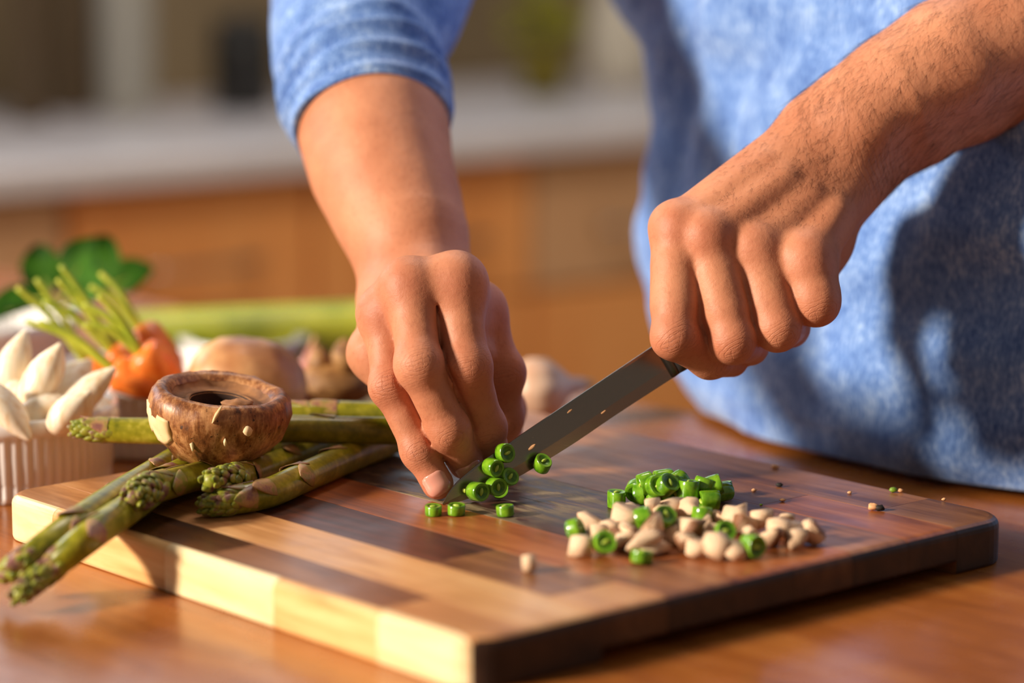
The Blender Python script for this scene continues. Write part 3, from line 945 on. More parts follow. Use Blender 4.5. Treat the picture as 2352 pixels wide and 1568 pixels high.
# fingernails: curved plates pressed onto the finger surface
M_nail = mat_plain('fingernail', lin(214, 146, 126), 0.18, lin(224, 160, 140), 60, sss=.15, sss_r=(.004, .002, .001))
def nail(fun, H, f, along=0.0, half_l=.0062, half_w=.0058, dorsal=None, tilt=0.0):
    a, ra = H[f][2]; b, rb = H[f][3]
    t = unit(b - a); D0 = -FW if dorsal is None else dorsal
    D = unit(D0 - t * (D0 @ t)); W = np.cross(t, D)
    D = unit(D + W * tilt); W = np.cross(t, D)
    c = b + t * along
    nu, nv = 13, 13
    grid = []
    for i in range(nv):
        for j in range(nu):
            x = -1 + 2 * j / (nu - 1); y = -1 + 2 * i / (nv - 1)
            # square to superellipse
            sx_ = x * math.sqrt(max(0, 1 - 0.42 * y * y)); sy_ = y * math.sqrt(max(0, 1 - 0.42 * x * x))
            grid.append((sx_ * half_w, sy_ * half_l))
    grid = np.array(grid)
    P = c + grid[:, :1] * W + grid[:, 1:] * t + D * rb * 2.2
    for it in range(60):
        P = P - D * fun(P.astype(np.float32))[:, None] * .8
    edge = np.maximum(np.abs(grid[:, 0]) / half_w, np.abs(grid[:, 1]) / half_l)
    lift = .00038 - .00075 * np.clip((edge - .72) / .28, 0, 1) ** 2
    # free edge stands proud at the tip, root dives under the skin
    lift = lift + .0002 * np.clip(grid[:, 1] / half_l, 0, 1)
    Vt = P + D * lift[:, None]
    Vbk = P - D * .0008
    Fc = []
    for i in range(nv - 1):
        for j in range(nu - 1):
            q = i * nu + j
            Fc.append((q, q + 1, q + nu + 1, q + nu))
    n0 = nu * nv
    rim = [j for j in range(nu)] + [i * nu + nu - 1 for i in range(1, nv)] + [(nv - 1) * nu + j for j in range(nu - 2, -1, -1)] + [i * nu for i in range(nv - 2, 0, -1)]
    for q in range(len(rim)):
        r1, r2 = rim[q], rim[(q + 1) % len(rim)]
        Fc.append((r2, r1, r1 + n0, r2 + n0))
    return link_mesh('fingernail', np.vstack([Vt, Vbk]), Fc, M_nail, PERSON)
nail(hand_a, HA, 'little', -.0004, .0056, .0060, tilt=.05)
nail(hand_a, HA, 'ring', .0010, .0062, .0064, tilt=.0)
nail(hand_a, HA, 'middle', .0010, .0055, .0060)
nail(hand_a, HA, 'index', .0010, .0050, .0056)

# ---- arm hair: fine three-sided strands on the knife arm
def hairs(fun, n, region, L0, L1, r0=.000045):
    V, Fc, off = [], [], 0
    idx = np.flatnonzero(region)
    pick = RNG.choice(idx, n)
    P = VB0[pick] + RNG.normal(size=(n, 3)) * .0006
    g = grad(hand_b, P)
    P = P - g * hand_b(P.astype(np.float32))[:, None]
    flow = unit(at(1800, 520, 1.26) - at(2200, 160, 1.29)) * .8 + UP * -.45
    for p, nr in zip(P, g):
        fdir = unit(flow - nr * (flow @ nr)); side = np.cross(nr, fdir)
        dirv = unit(fdir + side * RNG.normal() * .38)
        L = RNG.uniform(L0, L1); lift = RNG.uniform(.06, .24); bend = RNG.normal() * .3
        pts = [p - nr * .0003]
        for s in (.33, .66, 1.0):
            q = p + dirv * L * s + side * bend * L * s * s * .5 + nr * (L * lift * s * (1.15 - .75 * s) + .00015)
            pts.append(q)
        u, w = frame_from(dirv, nr)
        for kk, q in enumerate(pts):
            r = r0 * (1 - .28 * kk)
            for th in (0, 2.094, 4.189):
                V.append(q + r * (math.cos(th) * u + math.sin(th) * w))
        for kk in range(3):
            for j in range(3):
                a = off + kk * 3 + j; b = off + kk * 3 + (j + 1) % 3
                Fc.append((a, b, b + 3, a + 3))
        off += 12
    return V, Fc
M_hair = mat_plain('arm_hair', lin(58, 28, 16), .5)
dv = VB0 - CAM; zc = dv @ FW; pxx = 1176 + FPX * (dv @ RI) / zc; pyy = 784 - FPX * (dv @ UP) / zc
reg_arm = (pxx > 1830) & (pxx < 2420) & (zc < 1.315) & (pyy < 440)
reg_hand = (pxx > 1650) & (pxx <= 1900) & (zc < 1.295) & (pyy < 520)
V1, F1 = hairs(hand_b, 3000, reg_arm, .005, .014, .00005)
V2, F2 = hairs(hand_b, 700, reg_hand, .002, .0055, .00005)
V, Fc = merge((np.array(V1), F1), (np.array(V2), F2))
hr = link_mesh('arm_hair', V, Fc, M_hair, PERSON, None, True); hr['kind'] = 'stuff'

# ---- shirt: trunk and right sleeve, with folds
k = NT('blue_heather_jersey')
v1 = k.noise(k.coord(scale=(650, 650, 220)), 1, 3, .7); v2 = k.noise(k.coord(scale=(60, 60, 40)), 1, 4, .6)
f = k.math('ADD', k.math('MULTIPLY', v1, .6), k.math('MULTIPLY', v2, .4))
k.p(Base_Color=k.ramp(f, [(.36, lin(58, 92, 158)), (.5, lin(102, 138, 198)), (.64, lin(160, 186, 224))]), Roughness=.85, Specular_IOR_Level=.2,
    Sheen_Weight=.25, Sheen_Roughness=.5, Normal=k.bump(v1, .35, .0006))
M_shirt = k.m
NS, NR = 120, 150
def trunk_ring(z):
    """(centre, half width along the table edge, half depth) of the shirt at height z above the table"""
    keys = [(.002, .212, .122, 0.0), (.02, .232, .128, .002), (.05, .252, .130, .002), (.10, .266, .130, -.004), (.15, .264, .128, -.006), (.19, .280, .126, -.010), (.23, .31, .128, -.016), (.28, .33, .13, -.02), (.36, .262, .13, -.03), (.44, .255, .125, -.04), (.50, .21, .10, -.06), (.54, .10, .07, -.08)]
    zs = [q[0] for q in keys]
    w, dpt, ln = [np.interp(z, zs, [q[i] for q in keys]) for i in (1, 2, 3)]
    c = EDGE_P + E_DIR * .085 + N_DIR * (-.079 + ln)
    return c[0], c[1], w, dpt
rings = np.linspace(.002, .54, NR)
V = []
for i, z in enumerate(rings):
    cx, cy, w, dpt = trunk_ring(z)
    for j in range(NS):
        th = 2 * math.pi * j / NS
        V.append(np.array([cx, cy, TZ + z]) + E_DIR * w * math.cos(th) + N_DIR * dpt * math.sin(th))
V = np.array(V)
nrm = V - np.array([TRUNK_C[0], TRUNK_C[1], 0]); nrm[:, 2] = 0; nrm /= np.linalg.norm(nrm, axis=1, keepdims=True)
S = (V - TRUNK_C) @ E_DIR; Z = V[:, 2] - TZ
fold = .0035 * np.sin((S * 34 + Z * 22 + .6 * np.sin(Z * 30)) ) * np.exp(-((Z - .06) / .06) ** 2)
fold += .0045 * np.sin(S * 52 + Z * -16 + 1.2 * np.sin(Z * 18 + S * 9)) * np.clip((Z - .08) / .12, 0, 1)
fold += .003 * vnoise(V, 22, 3) + .0015 * vnoise(V, 60, 4)
# a deep vertical fold near the left edge
fold -= .010 * np.exp(-((S + .178 - .10 * (Z - .1)) / .012) ** 2) * np.clip((Z - .04) / .05, 0, 1)
# hem band
fold += .0012 * (Z < .016)
V = V + nrm * fold[:, None]
Fs = []
for i in range(NR - 1):
    for j in range(NS):
        a, b = i * NS + j, i * NS + (j + 1) % NS
        Fs.append((a, b, b + NS, a + NS))
# hem turns inside
hem_in = V[:NS] - nrm[:NS] * .006 + np.array([0, 0, .010])
off = len(V); V = np.vstack([V, hem_in])
for j in range(NS):
    Fs.append((off + j, off + (j + 1) % NS, (j + 1) % NS, j))
# sleeve rings
SL = [(857, 303, 1.386, 182), (846, 240, 1.400, 184), (832, 180, 1.416, 188), (818, 100, 1.436, 192), (838, 10, 1.458, 214), (858, -90, 1.488, 232), (900, -190, 1.52, 244), (1010, -380, 1.58, 270), (1130, -600, 1.64, 300), (1260, -850, 1.70, 340), (1400, -1020, 1.74, 360)]
sp = spline([np.append(at(x, y, d), rad(r, d)) for x, y, d, r in SL], 170)
def sl_shape(t, th):
    s = t * 100
    f = 0.0
    # gathered folds near the pushed-up cuff, slanting round the arm
    amp = math.exp(-((s - 13) / 11) ** 2)
    f += .060 * amp * math.sin(s * 0.95 + 1.3 * math.cos(th + .4)) + .02 * amp * math.sin(s * 1.9 + 2.1 * math.sin(th) + 1)
    f += .035 * math.sin(3 * th + s * .11) * (1 - amp) + .02 * math.sin(5 * th + s * .22)
    f += .03 * min(1, s / 6)
    return 1 + f
Vs, F2 = tube(sp[:, :3], sp[:, 3], 72, False, sl_shape)
inn, F3 = tube(sp[:4, :3], sp[:4, 3] * .955, 72, False)
F3 = [tuple(reversed(q)) for q in F3]
lip = [(j, (j + 1) % 72, len(Vs) + (j + 1) % 72, len(Vs) + j) for j in range(72)]
lip = [tuple(reversed(q)) for q in lip]
SV, SF = merge((Vs, F2), (inn, F3)); SF = SF + lip
# left sleeve, pushed up above the elbow, out of frame
SL2 = [(2600, -80, 1.32, 215), (2700, -180, 1.36, 225), (2780, -420, 1.47, 255), (2800, -700, 1.60, 300), (2740, -950, 1.70, 340)]
sp2 = spline([np.append(at(x, y, d), rad(r, d)) for x, y, d, r in SL2], 40)
LV, LF = tube(sp2[:, :3], sp2[:, 3], 40, False, lambda t, th: 1 + .03 * math.sin(14 * t + 2 * math.cos(th)))
V, Fc = merge((V, Fs), (SV, SF), (LV, LF))
shirt = link_mesh('shirt', V, Fc, M_shirt, PERSON); subsurf(shirt, 1)

# trousers below the table edge
M_trs = mat_plain('dark_trousers', lin(40, 44, 40), .9, lin(50, 54, 48), 90)
parts = []
pc = TRUNK_C.copy(); 
for sgn in (-1, 1):
    c = pc + E_DIR * .085 * sgn - N_DIR * .035
    path = [np.array([c[0], c[1], z]) for z in (.03, .25, .50, .70, .86, TZ + .01)]
    parts.append(tube(spline(path, 16), np.interp(np.linspace(0, 1, 16), [0, .5, .85, 1], [.055, .068, .090, .095]), 28, True))
V, Fc = merge(*parts); link_mesh('trousers', V, Fc, M_trs, PERSON)

# ------------------------------------------------------------------ knife
def kd(x): return 1.2325 + (x - 1020) * (.032 / 515)
spine = [(1016, 1156), (1030, 1131), (1050, 1106), (1076, 1083), (1105, 1060), (1168, 1018), (1202, 994), (1300, 928), (1400, 861), (1512, 786)]
edge = [(1018, 1160), (1036, 1156), (1060, 1150), (1090, 1139), (1125, 1124), (1185, 1097), (1215, 1081), (1312, 1022), (1420, 949), (1545, 868)]
sp_ = spline(spine, 60); ed_ = spline(edge, 60)
KN = thing('kitchen_knife', at(1400, 905, kd(1400)), 'steel kitchen knife with a dark handle in the fist, slices stuck to its blade', 'knife')
V, Fc = [], []
nk = unit(np.cross(at(1500, 830, kd(1500)) - at(1050, 1120, kd(1050)), at(1400, 861, kd(1400)) - at(1420, 949, kd(1420))))
if nk @ FW > 0: nk = -nk
for i in range(60):
    s = at(sp_[i][0], sp_[i][1], kd(sp_[i][0])); e = at(ed_[i][0], ed_[i][1], kd(ed_[i][0]))
    thk = .0007 * min(1, .35 + i / 25)
    m1 = s * .93 + e * .07; m2 = s * .30 + e * .70
    for p, t in ((s, thk * .75), (m1, thk), (m2, thk * .8), (e, .00006)):
        V.append(p + nk * t)
    for p, t in ((e, .00006), (m2, thk * .8), (m1, thk), (s, thk * .75)):
        V.append(p - nk * t)
for i in range(59):
    for j in range(8):
        a, b = i * 8 + j, i * 8 + (j + 1) % 8
        Fc.append((a, b, b + 8, a + 8))
Fc.append(tuple(range(8))); Fc.append(tuple(range(59 * 8 + 7, 59 * 8 - 1, -1)))
k = NT('blade_steel')
bn = k.noise(k.coord(scale=(300, 300, 1200)), 1, 3, .6)
k.p(Base_Color=lin(150, 138, 124), Metallic=1.0, Roughness=k.math('ADD', k.math('MULTIPLY', bn, .10), .20), Normal=k.bump(bn, .06, .0002))
M_blade = k.m
bl = link_mesh('blade', np.array(V), Fc, M_blade, KN, None, False)
bl.data.polygons.foreach_set('use_smooth', [False] * len(bl.data.polygons))
M_hdl = mat_plain('black_handle', lin(34, 34, 36), .38, lin(44, 42, 42), 80)
M_bol = mat_plain('bolster_steel', lin(96, 92, 88), .34, metallic=1.0)
ax0 = at(1524, 829, kd(1524)); ax1 = at(1562, 803, 1.2655); hend = at(1868, 618, 1.296)
hd = unit(ax1 - ax0)
wv = unit((at(1505, 787, kd(1505)) - at(1545, 868, kd(1545))))
def oval(path, ws, ts, n=20):
    V, Fc = [], []
    T = np.gradient(np.asarray(path), axis=0)
    for i, p in enumerate(path):
        t = unit(T[i]); w = unit(wv - t * (wv @ t)); d = np.cross(t, w)
        for j in range(n):
            th = 2 * math.pi * j / n
            c, s = math.cos(th), math.sin(th)
            e = .75
            V.append(p + w * ws[i] * math.copysign(abs(c) ** e, c) + d * ts[i] * math.copysign(abs(s) ** e, s))
    m = len(path)
    for i in range(m - 1):
        for j in range(n):
            a, b = i * n + j, i * n + (j + 1) % n
            Fc.append((a, b, b + n, a + n))
    Fc.append(tuple(range(n - 1, -1, -1))); Fc.append(tuple(range((m - 1) * n, m * n)))
    return np.array(V), Fc
bw = np.linalg.norm(at(1505, 787, kd(1505)) - at(1545, 868, kd(1545))) / 2
V, Fc = oval([ax0 - hd * .0006, ax0 + hd * .001, ax0 + hd * .003], [bw * .98, bw * 1.0, bw * .98], [.0012, .0022, .0045]); link_mesh('bolster', V, Fc, M_bol, KN)
V, Fc = oval([ax0 + hd * .0028, ax0 + hd * .006, ax1 + (hend - ax1) * .1, ax1 + (hend - ax1) * .5, ax1 + (hend - ax1) * .9, hend], [bw * .97, bw, bw * .92, bw * 1.0, bw * 1.02, bw * .8], [.0048, .0062, .007, .008, .008, .006]); link_mesh('handle', V, Fc, M_hdl, KN)
# ------------------------------------------------------------------ food
def seat(V, z=None, on=None):
    """drop verts so that the lowest point rests at z"""
    V = np.asarray(V, float).copy()
    V[:, 2] += z - V[:, 2].min()
    return V

def blob(c, rx, ry, rz, n=20, m=28, amp=0.0, scale=60, seed=0, fun=None):
    """closed ellipsoid with noise"""
    V, Fc = [], []
    for i in range(n + 1):
        ph = math.pi * i / n
        for j in range(m):
            th = 2 * math.pi * j / m
            V.append((math.sin(ph) * math.cos(th), math.sin(ph) * math.sin(th), math.cos(ph)))
    V = np.array(V)
    if fun is not None: V = fun(V)
    s = 1 + amp * vnoise(V * np.array([rx, ry, rz]), scale, seed) if amp else 1.0
    V = V * (np.atleast_1d(s)[:, None]) * np.array([rx, ry, rz]) + np.asarray(c, float)
    for i in range(n):
        for j in range(m):
            a, b = i * m + j, i * m + (j + 1) % m
            Fc.append((a, a + m, b + m, b))
    return V, Fc

def rotate(V, c, axis, ang):
    R = np.array(Matrix.Rotation(ang, 3, Vector(axis)))
    return (np.asarray(V) - c) @ R.T + c

def copy_tree(o, parent=None):
    c = o.copy(); COL.objects.link(c)
    if parent is not None: c.parent = parent
    for ch in list(o.children): copy_tree(ch, c)
    return c

# ---- asparagus
k = NT('asparagus_skin')
v = k.coord(scale=(1, 1, 1)); n = k.noise(v, 90, 4, .6); st = k.noise(k.coord(scale=(400, 400, 400)), 1, 2)
k.p(Base_Color=k.ramp(k.math('ADD', k.math('MULTIPLY', n, .7), k.math('MULTIPLY', st, .3)), [(.34, lin(100, 102, 12)), (.52, lin(146, 140, 28)), (.68, lin(188, 176, 68))]),
    Roughness=.30, Specular_IOR_Level=.5, Subsurface_Weight=.12, Subsurface_Radius=(.003, .004, .001), Normal=k.bump(n, .15, .0006))
M_asp = k.m
k = NT('asparagus_scale')
v = k.coord(); n = k.noise(v, 160, 3, .6)
k.p(Base_Color=k.ramp(n, [(.36, lin(136, 130, 50)), (.5, lin(176, 136, 88)), (.62, lin(140, 92, 84))]), Roughness=.45, Subsurface_Weight=.1, Subsurface_Radius=(.002, .002, .001))
M_scale = k.m
M_tipb = NT('asparagus_bud')
v = M_tipb.coord(); n = M_tipb.noise(v, 170, 3, .6)
M_tipb.p(Base_Color=M_tipb.ramp(n, [(.36, lin(92, 104, 14)), (.50, lin(150, 152, 44)), (.60, lin(124, 86, 72))]), Roughness=.45)
M_tipb = M_tipb.m

def leaf_scale(p, t, nrm, L, W, lift, r):
    """pointed bract hugging a stem: p base, t along the stem, nrm outward; thin and closed"""
    w = np.cross(t, nrm)
    V, Fc = [], []
    rows = 7; cols = 5
    for side in (0, 1):
        for i in range(rows):
            s = i / (rows - 1)
            wd_ = W * (1 - s) ** .75 * (1 + .45 * s) + .00012
            for j in range(cols):
                u = -1 + 2 * j / (cols - 1)
                h = lift * (s ** 2 * .8 + .25 * s) + .00040 - (r - math.sqrt(max(r * r - (wd_ * u) ** 2, (r * .25) ** 2)))
                h += (.00035 if side == 0 else -.00035) * (1 - s * .6)
                V.append(p + t * L * s + w * wd_ * u + nrm * h)
    n0 = rows * cols
    for i in range(rows - 1):
        for j in range(cols - 1):
            a = i * cols + j
            Fc.append((a, a + 1, a + cols + 1, a + cols))
            Fc.append((n0 + a, n0 + a + cols, n0 + a + cols + 1, n0 + a + 1))
    for i in range(rows - 1):
        for j in (0, cols - 1):
            a = i * cols + j; b = a + cols
            q = (a, b, n0 + b, n0 + a)
            Fc.append(q if j == 0 else q[::-1])
    return np.array(V), Fc

def asparagus(pts, radii, label, scales=(), seed=0, tip=True, n=70, tipscale=1.0):
    """pts: tip first; scales: list of (t along 0..1, angle) measured from up"""
    P = spline(pts, n)
    R = np.interp(np.linspace(0, 1, n), np.linspace(0, 1, len(radii)), radii)
    base = P.mean(0)
    root = thing('asparagus_spear', P[n // 2] - np.array([0, 0, R[n // 2]]), label, 'asparagus', 'asparagus spears heaped on the board corner')
    R0_ = R.copy()
    if tip: R = R * np.interp(np.linspace(0, 1, n), [0, .06, .14, .2], [.45, .62, .86, 1.0])
    V, Fc = tube(P, R, 20, True, lambda t, th: 1 + .025 * math.cos(5 * th + seed) + .02 * math.sin(3 * th + t * 9))
    link_mesh('stalk', V, Fc, M_asp, root)
    T = np.gradient(P, axis=0)
    rr = np.random.default_rng(seed)
    for (s, a) in scales:
        i = int(s * (n - 1)); t = unit(-T[i])
        up = unit(np.array([0, 0, 1.0]) - t * t[2]); side = np.cross(t, up)
        nr = math.cos(a) * up + math.sin(a) * side
        r = R[i]
        V, Fc = leaf_scale(P[i] + nr * r * .97, unit(t), nr, r * rr.uniform(1.7, 2.1), r * rr.uniform(.80, .95), r * .14, r * 1.02)
        link_mesh('scale_leaf', V, Fc, M_scale, root)
    if tip:
        parts = []
        L = np.linalg.norm(P[0] - P[int(n * .22)])
        r0 = R0_[int(n * .10)] * tipscale
        t = unit(-T[0]); up = unit(np.array([0, 0, 1.0]) - t * t[2]); side = np.cross(t, up)
        bl = min(.034, L)
        cnt = 46
        parts.append(blob(P[0] - t * bl * .05, r0 * .62, r0 * .62, r0 * .62, 10, 12))
        for q in range(cnt):
            f = q / cnt
            x = bl * (.92 - 1.0 * f)          # from the neck to the very tip
            i = 0; d = 0.0
            while d < x and i < n - 2: d += np.linalg.norm(P[i + 1] - P[i]); i += 1
            ti = unit(-T[i]); u2 = unit(up - ti * (up @ ti)); s2 = np.cross(ti, u2)
            a = q * 2.4 + rr.uniform(-.25, .25)
            nr = math.cos(a) * u2 + math.sin(a) * s2
            rl = r0 * (1.02 - .50 * f ** 2)
            bul = blob((0, 0, 0), r0 * .46 * (1 - .35 * f), r0 * .22, r0 * .95 * (1 - .35 * f), 7, 9)
            Vb_ = bul[0]
            M = np.stack([np.cross(nr, ti), nr, ti], 0)
            tilt = .20
            tt = unit(ti + nr * tilt); n2 = unit(nr - tt * (nr @ tt)); M = np.stack([np.cross(n2, tt), n2, tt], 0)
            parts.append((P[i] + nr * rl * .84 + Vb_ @ M, bul[1]))
        V, Fc = merge(*parts)
        link_mesh('tip', V, Fc, M_tipb, root)
    return root

def hz(x, y, z):            # photo pixel on the plane z above the table
    return hit(x, y, TZ + z)
A_ = .0063
asparagus([hz(8, 1318, .012), hz(60, 1285, .019), hz(170, 1205, .0275), hz(280, 1132, .028), hz(400, 1062, .0285), hz(520, 990, .030), hz(640, 935, .031)],
          [.0048, .0058, .0064, .0068, .0070, .0072, .0072], 'asparagus spear hanging off the board, nearer the fluted ramekin, tip lowest at the left',
          [(.07, 2.2), (.12, .6), (.17, -.9), (.26, 2.4), (.33, -1.4), (.36, .3), (.50, 1.9), (.62, -.6), (.64, -1.6)], 1)
asparagus([hz(42, 1368, .0085), hz(110, 1308, .015), hz(210, 1228, .0272), hz(300, 1165, .0275), hz(380, 1108, .028), hz(450, 1072, .029), hz(560, 1010, .031), hz(660, 965, .031)],
          [.0050, .0060, .0066, .0067, .0068, .0068, .0068, .0068], 'frontmost asparagus spear, hanging off the board edge with its tip nearly on the table',
          [(.08, -1.2), (.13, .9), (.18, -.5), (.22, 2.0), (.30, -.9), (.33, 1.0), (.46, .8), (.55, -1.2), (.62, .5)], 2)
asparagus([hz(305, 1142, .035), hz(350, 1122, .0335), hz(420, 1102, .0325), hz(500, 1080, .0275), hz(600, 1042, .0275), hz(740, 985, .028)],
          [.0060, .0066, .0062, .0062, .0062, .0062], 'short asparagus spear lying across the front one, fat bud tip pointing left',
          [(.30, .2), (.36, -1.5), (.42, 1.0), (.55, -.2)], 3, tipscale=1.15)
asparagus([hz(470, 1160, .0255), hz(540, 1148, .0265), hz(620, 1130, .0270), hz(700, 1094, .0272), hz(800, 1050, .0272), hz(905, 1008, .0272)],
          [.0054, .0060, .0066, .0068, .0068, .0068], 'asparagus spear right of the heap with a dark tip resting on the board',
          [(.26, .3), (.29, -1.3), (.33, 1.2), (.38, -.6), (.40, 2.2), (.58, -1.0), (.60, .7), (.78, .5)], 4)
asparagus([hz(482, 1104, .036), hz(540, 1098, .0325), hz(600, 1078, .0275), hz(700, 1036, .0268), hz(800, 1000, .0268), hz(880, 972, .0268)],
          [.0056, .0060, .0056, .0056, .0056, .0056], 'thin asparagus spear in the middle of the heap, raised yellow green tip',
          [(.30, .4), (.33, -1.2), (.42, .9), (.55, -.4), (.66, .8)], 5, tipscale=1.1)
asparagus([hz(172, 985, .041), hz(240, 987, .0405), hz(330, 990, .040), hz(450, 990, .040), hz(650, 985, .0395), hz(800, 988, .039), hz(930, 990, .038)],
          [.0050, .0058, .0060, .0062, .0064, .0064, .0064], 'asparagus spear lying level behind the cut mushroom, bright bud tip beside the ramekin',
          [(.15, .3), (.20, -.8), (.24, 1.2), (.80, .6)], 6)
asparagus([hz(420, 950, .0405), hz(520, 952, .041), hz(660, 955, .0415), hz(780, 952, .0415), hz(930, 958, .041)],
          [.0058, .0062, .0066, .0066, .0066], 'thick asparagus spear behind the level one, running from the mushroom to the hand',
          [(.60, .5), (.75, -.5)], 7)

# ---- brown mushrooms
k = NT('mushroom_skin')
v = k.coord(); n1 = k.noise(v, 55, 5, .65, .5); n2 = k.noise(k.coord(scale=(330, 330, 60)), 1, 4, .7)
col = k.ramp(k.math('ADD', k.math('MULTIPLY', n1, .55), k.math('MULTIPLY', n2, .45)), [(.37, lin(66, 32, 14)), (.48, lin(132, 78, 38)), (.61, lin(196, 142, 92))])
sp3 = k.noise(k.coord(scale=(520, 520, 380)), 1, 3, .6)
col = k.mix(k.smooth(sp3, .62, .72), col, lin(66, 34, 16))
k.p(Base_Color=col, Roughness=.42, Subsurface_Weight=.08, Subsurface_Radius=(.004, .002, .001), Normal=k.bump(k.math('ADD', n2, n1), .35, .0006))
M_mush = k.m
M_gill = mat_plain('mushroom_gill', lin(84, 48, 26), .7, lin(184, 128, 78), 70, bump=.4)
M_gilld = mat_plain('mushroom_hollow', lin(40, 22, 12), .8, lin(62, 34, 18), 120, bump=.3)
M_flesh = mat_plain('mushroom_flesh', lin(246, 220, 178), .6, lin(228, 188, 136), 60, sss=.15, sss_r=(.004, .003, .002))
MC = at(500, 962, 1.262)
mt_ax = unit(np.array([.13, -.10, 1.0]))
msh = thing('mushroom', MC - np.array([0, 0, .019]), 'brown mushroom cap lying upside down on the asparagus, hollow and torn at its left rim', 'mushroom')
R0 = rad(160, 1.262)
def wob(th, r, h): return r * (1 + .03 * math.sin(2 * th + .7) + .018 * math.sin(3 * th + 2) + .012 * math.sin(7 * th))
outer = [(0, -.0205), (.30, -.0196), (.55, -.0168), (.75, -.0118), (.90, -.005), (.98, .002), (1.0, .0062), (.975, .0108), (.91, .0136), (.83, .0143), (.755, .0132), (.70, .0112)]
V, Fc = lathe([(r * R0, h) for r, h in outer], 72, MC, mt_ax, wob)
V = V + (.0005 * vnoise(V, 240, 5) + .0004 * vnoise(V, 90, 6))[:, None] * (unit(V - MC) if False else (V - MC) / np.linalg.norm(V - MC, axis=1, keepdims=True))
link_mesh('cap', V, Fc, M_mush, msh)
inner = [(.715, .0116), (.66, .0090), (.58, .0080), (.50, .0086), (.45, .0094), (.415, .0080)]
V, Fc = lathe([(r * R0, h) for r, h in inner], 72, MC, mt_ax, lambda th, r, h: wob(th, r, h) * (1 + .012 * math.sin(36 * th)))
link_mesh('gills', V, Fc, M_gill, msh)
hollow = [(.425, .0090), (.39, .000), (.27, -.0075), (.15, -.0095), (0, -.010)]
V, Fc = lathe([(r * R0, h) for r, h in hollow], 40, MC, mt_ax, wob); link_mesh('stem_hollow', V, Fc, M_gilld, msh)
# ragged rest of the stem on the right of the hollow
u_, v_ = frame_from(mt_ax, (0, 1, 0))
sc0 = MC + RI * .0085 - FW * .004 + mt_ax * .0066
V, Fc = blob(sc0, .0070, .0042, .0026, 14, 20, .20, 520, 8); link_mesh('stem_stump', V, Fc, M_gill, msh)
# torn pale flap at the left rim
flap = []
nu, nv = 9, 9
for i in range(nv):
    for j in range(nu):
        ss = j / (nu - 1); a = math.radians(190 + 42 * ss); h = -.0045 + (.0155 - .004 * ss) * i / (nv - 1) + .0022 * math.sin(ss * 7) * (1 - i / (nv - 1))
        rr_ = R0 * (np.interp(h, [q[1] for q in outer[:8]], [q[0] for q in outer[:8]]) + .012 + .05 * (i / (nv - 1)) ** 2) + .0003 * math.sin(j * 2.1 + i)
        # angle measured from world +X around the cap axis, towards the camera
        flap.append(MC + rr_ * (math.cos(a) * RI + math.sin(a) * unit(np.cross(mt_ax, RI))) * (1.0) + mt_ax * h)
flap = np.array(flap); inn_ = flap + (MC - flap) * .06
Fc = []
for i in range(nv - 1):
    for j in range(nu - 1):
        a = i * nu + j
        Fc.append((a, a + 1, a + nu + 1, a + nu)); Fc.append((81 + a, 81 + a + nu, 81 + a + nu + 1, 81 + a + 1))
rim = [j for j in range(nu)] + [i * nu + nu - 1 for i in range(1, nv)] + [(nv - 1) * nu + j for j in range(nu - 2, -1, -1)] + [i * nu for i in range(nv - 2, 0, -1)]
for q in range(len(rim)):
    r1, r2 = rim[q], rim[(q + 1) % len(rim)]
    Fc.append((r2, r1, r1 + 81, r2 + 81))
link_mesh('torn_flap', np.vstack([flap, inn_]), Fc, M_flesh, msh)
# pale scuffs where the skin is nicked (thin chips of flesh)
def chip(x, y, w, h, rot):
    c0 = at(x, y, 1.262); dirv = unit(c0 - CAM)
    # surface of the cap on the camera side
    lo_, hi_ = 1.20, 1.262
    best = None
    ax_ = mt_ax
    for d in np.linspace(1.225, 1.262, 120):
        p = at(x, y, d) - MC; hh = p @ ax_; rr = np.linalg.norm(p - hh * ax_)
        ro = np.interp(hh, [q[1] for q in outer[:10]], [q[0] * R0 for q in outer[:10]])
        if rr < ro * 1.005: best = at(x, y, d); break
    if best is None: return None
    nr = unit(best - MC); tt = unit(UP - nr * (UP @ nr)); ss = np.cross(nr, tt)
    t2 = math.cos(rot) * tt + math.sin(rot) * ss; s2 = np.cross(nr, t2)
    V = []; m = 10
    for lay in (0.00022, -.0010):
        for j in range(m):
            th = 2 * math.pi * j / m
            V.append(best + t2 * h * math.sin(th) + s2 * w * math.cos(th) * (1 - .35 * abs(math.sin(th))) + nr * lay)
    Fc = [tuple(range(m)), tuple(range(2 * m - 1, m - 1, -1))] + [(j, j + m, (j + 1) % m + m, (j + 1) % m) for j in range(m)]
    return np.array(V), [f[::-1] for f in Fc]
for (x, y, w, h, r) in ((439, 1012, .0010, .0050, 0), (498, 952, .0009, .0045, -.5), (570, 990, .0022, .0024, .2), (517, 1016, .0007, .0018, 0)):
    q = chip(x, y, w, h, r)
    if q: link_mesh('skin_nick', q[0], q[1], M_flesh, msh)
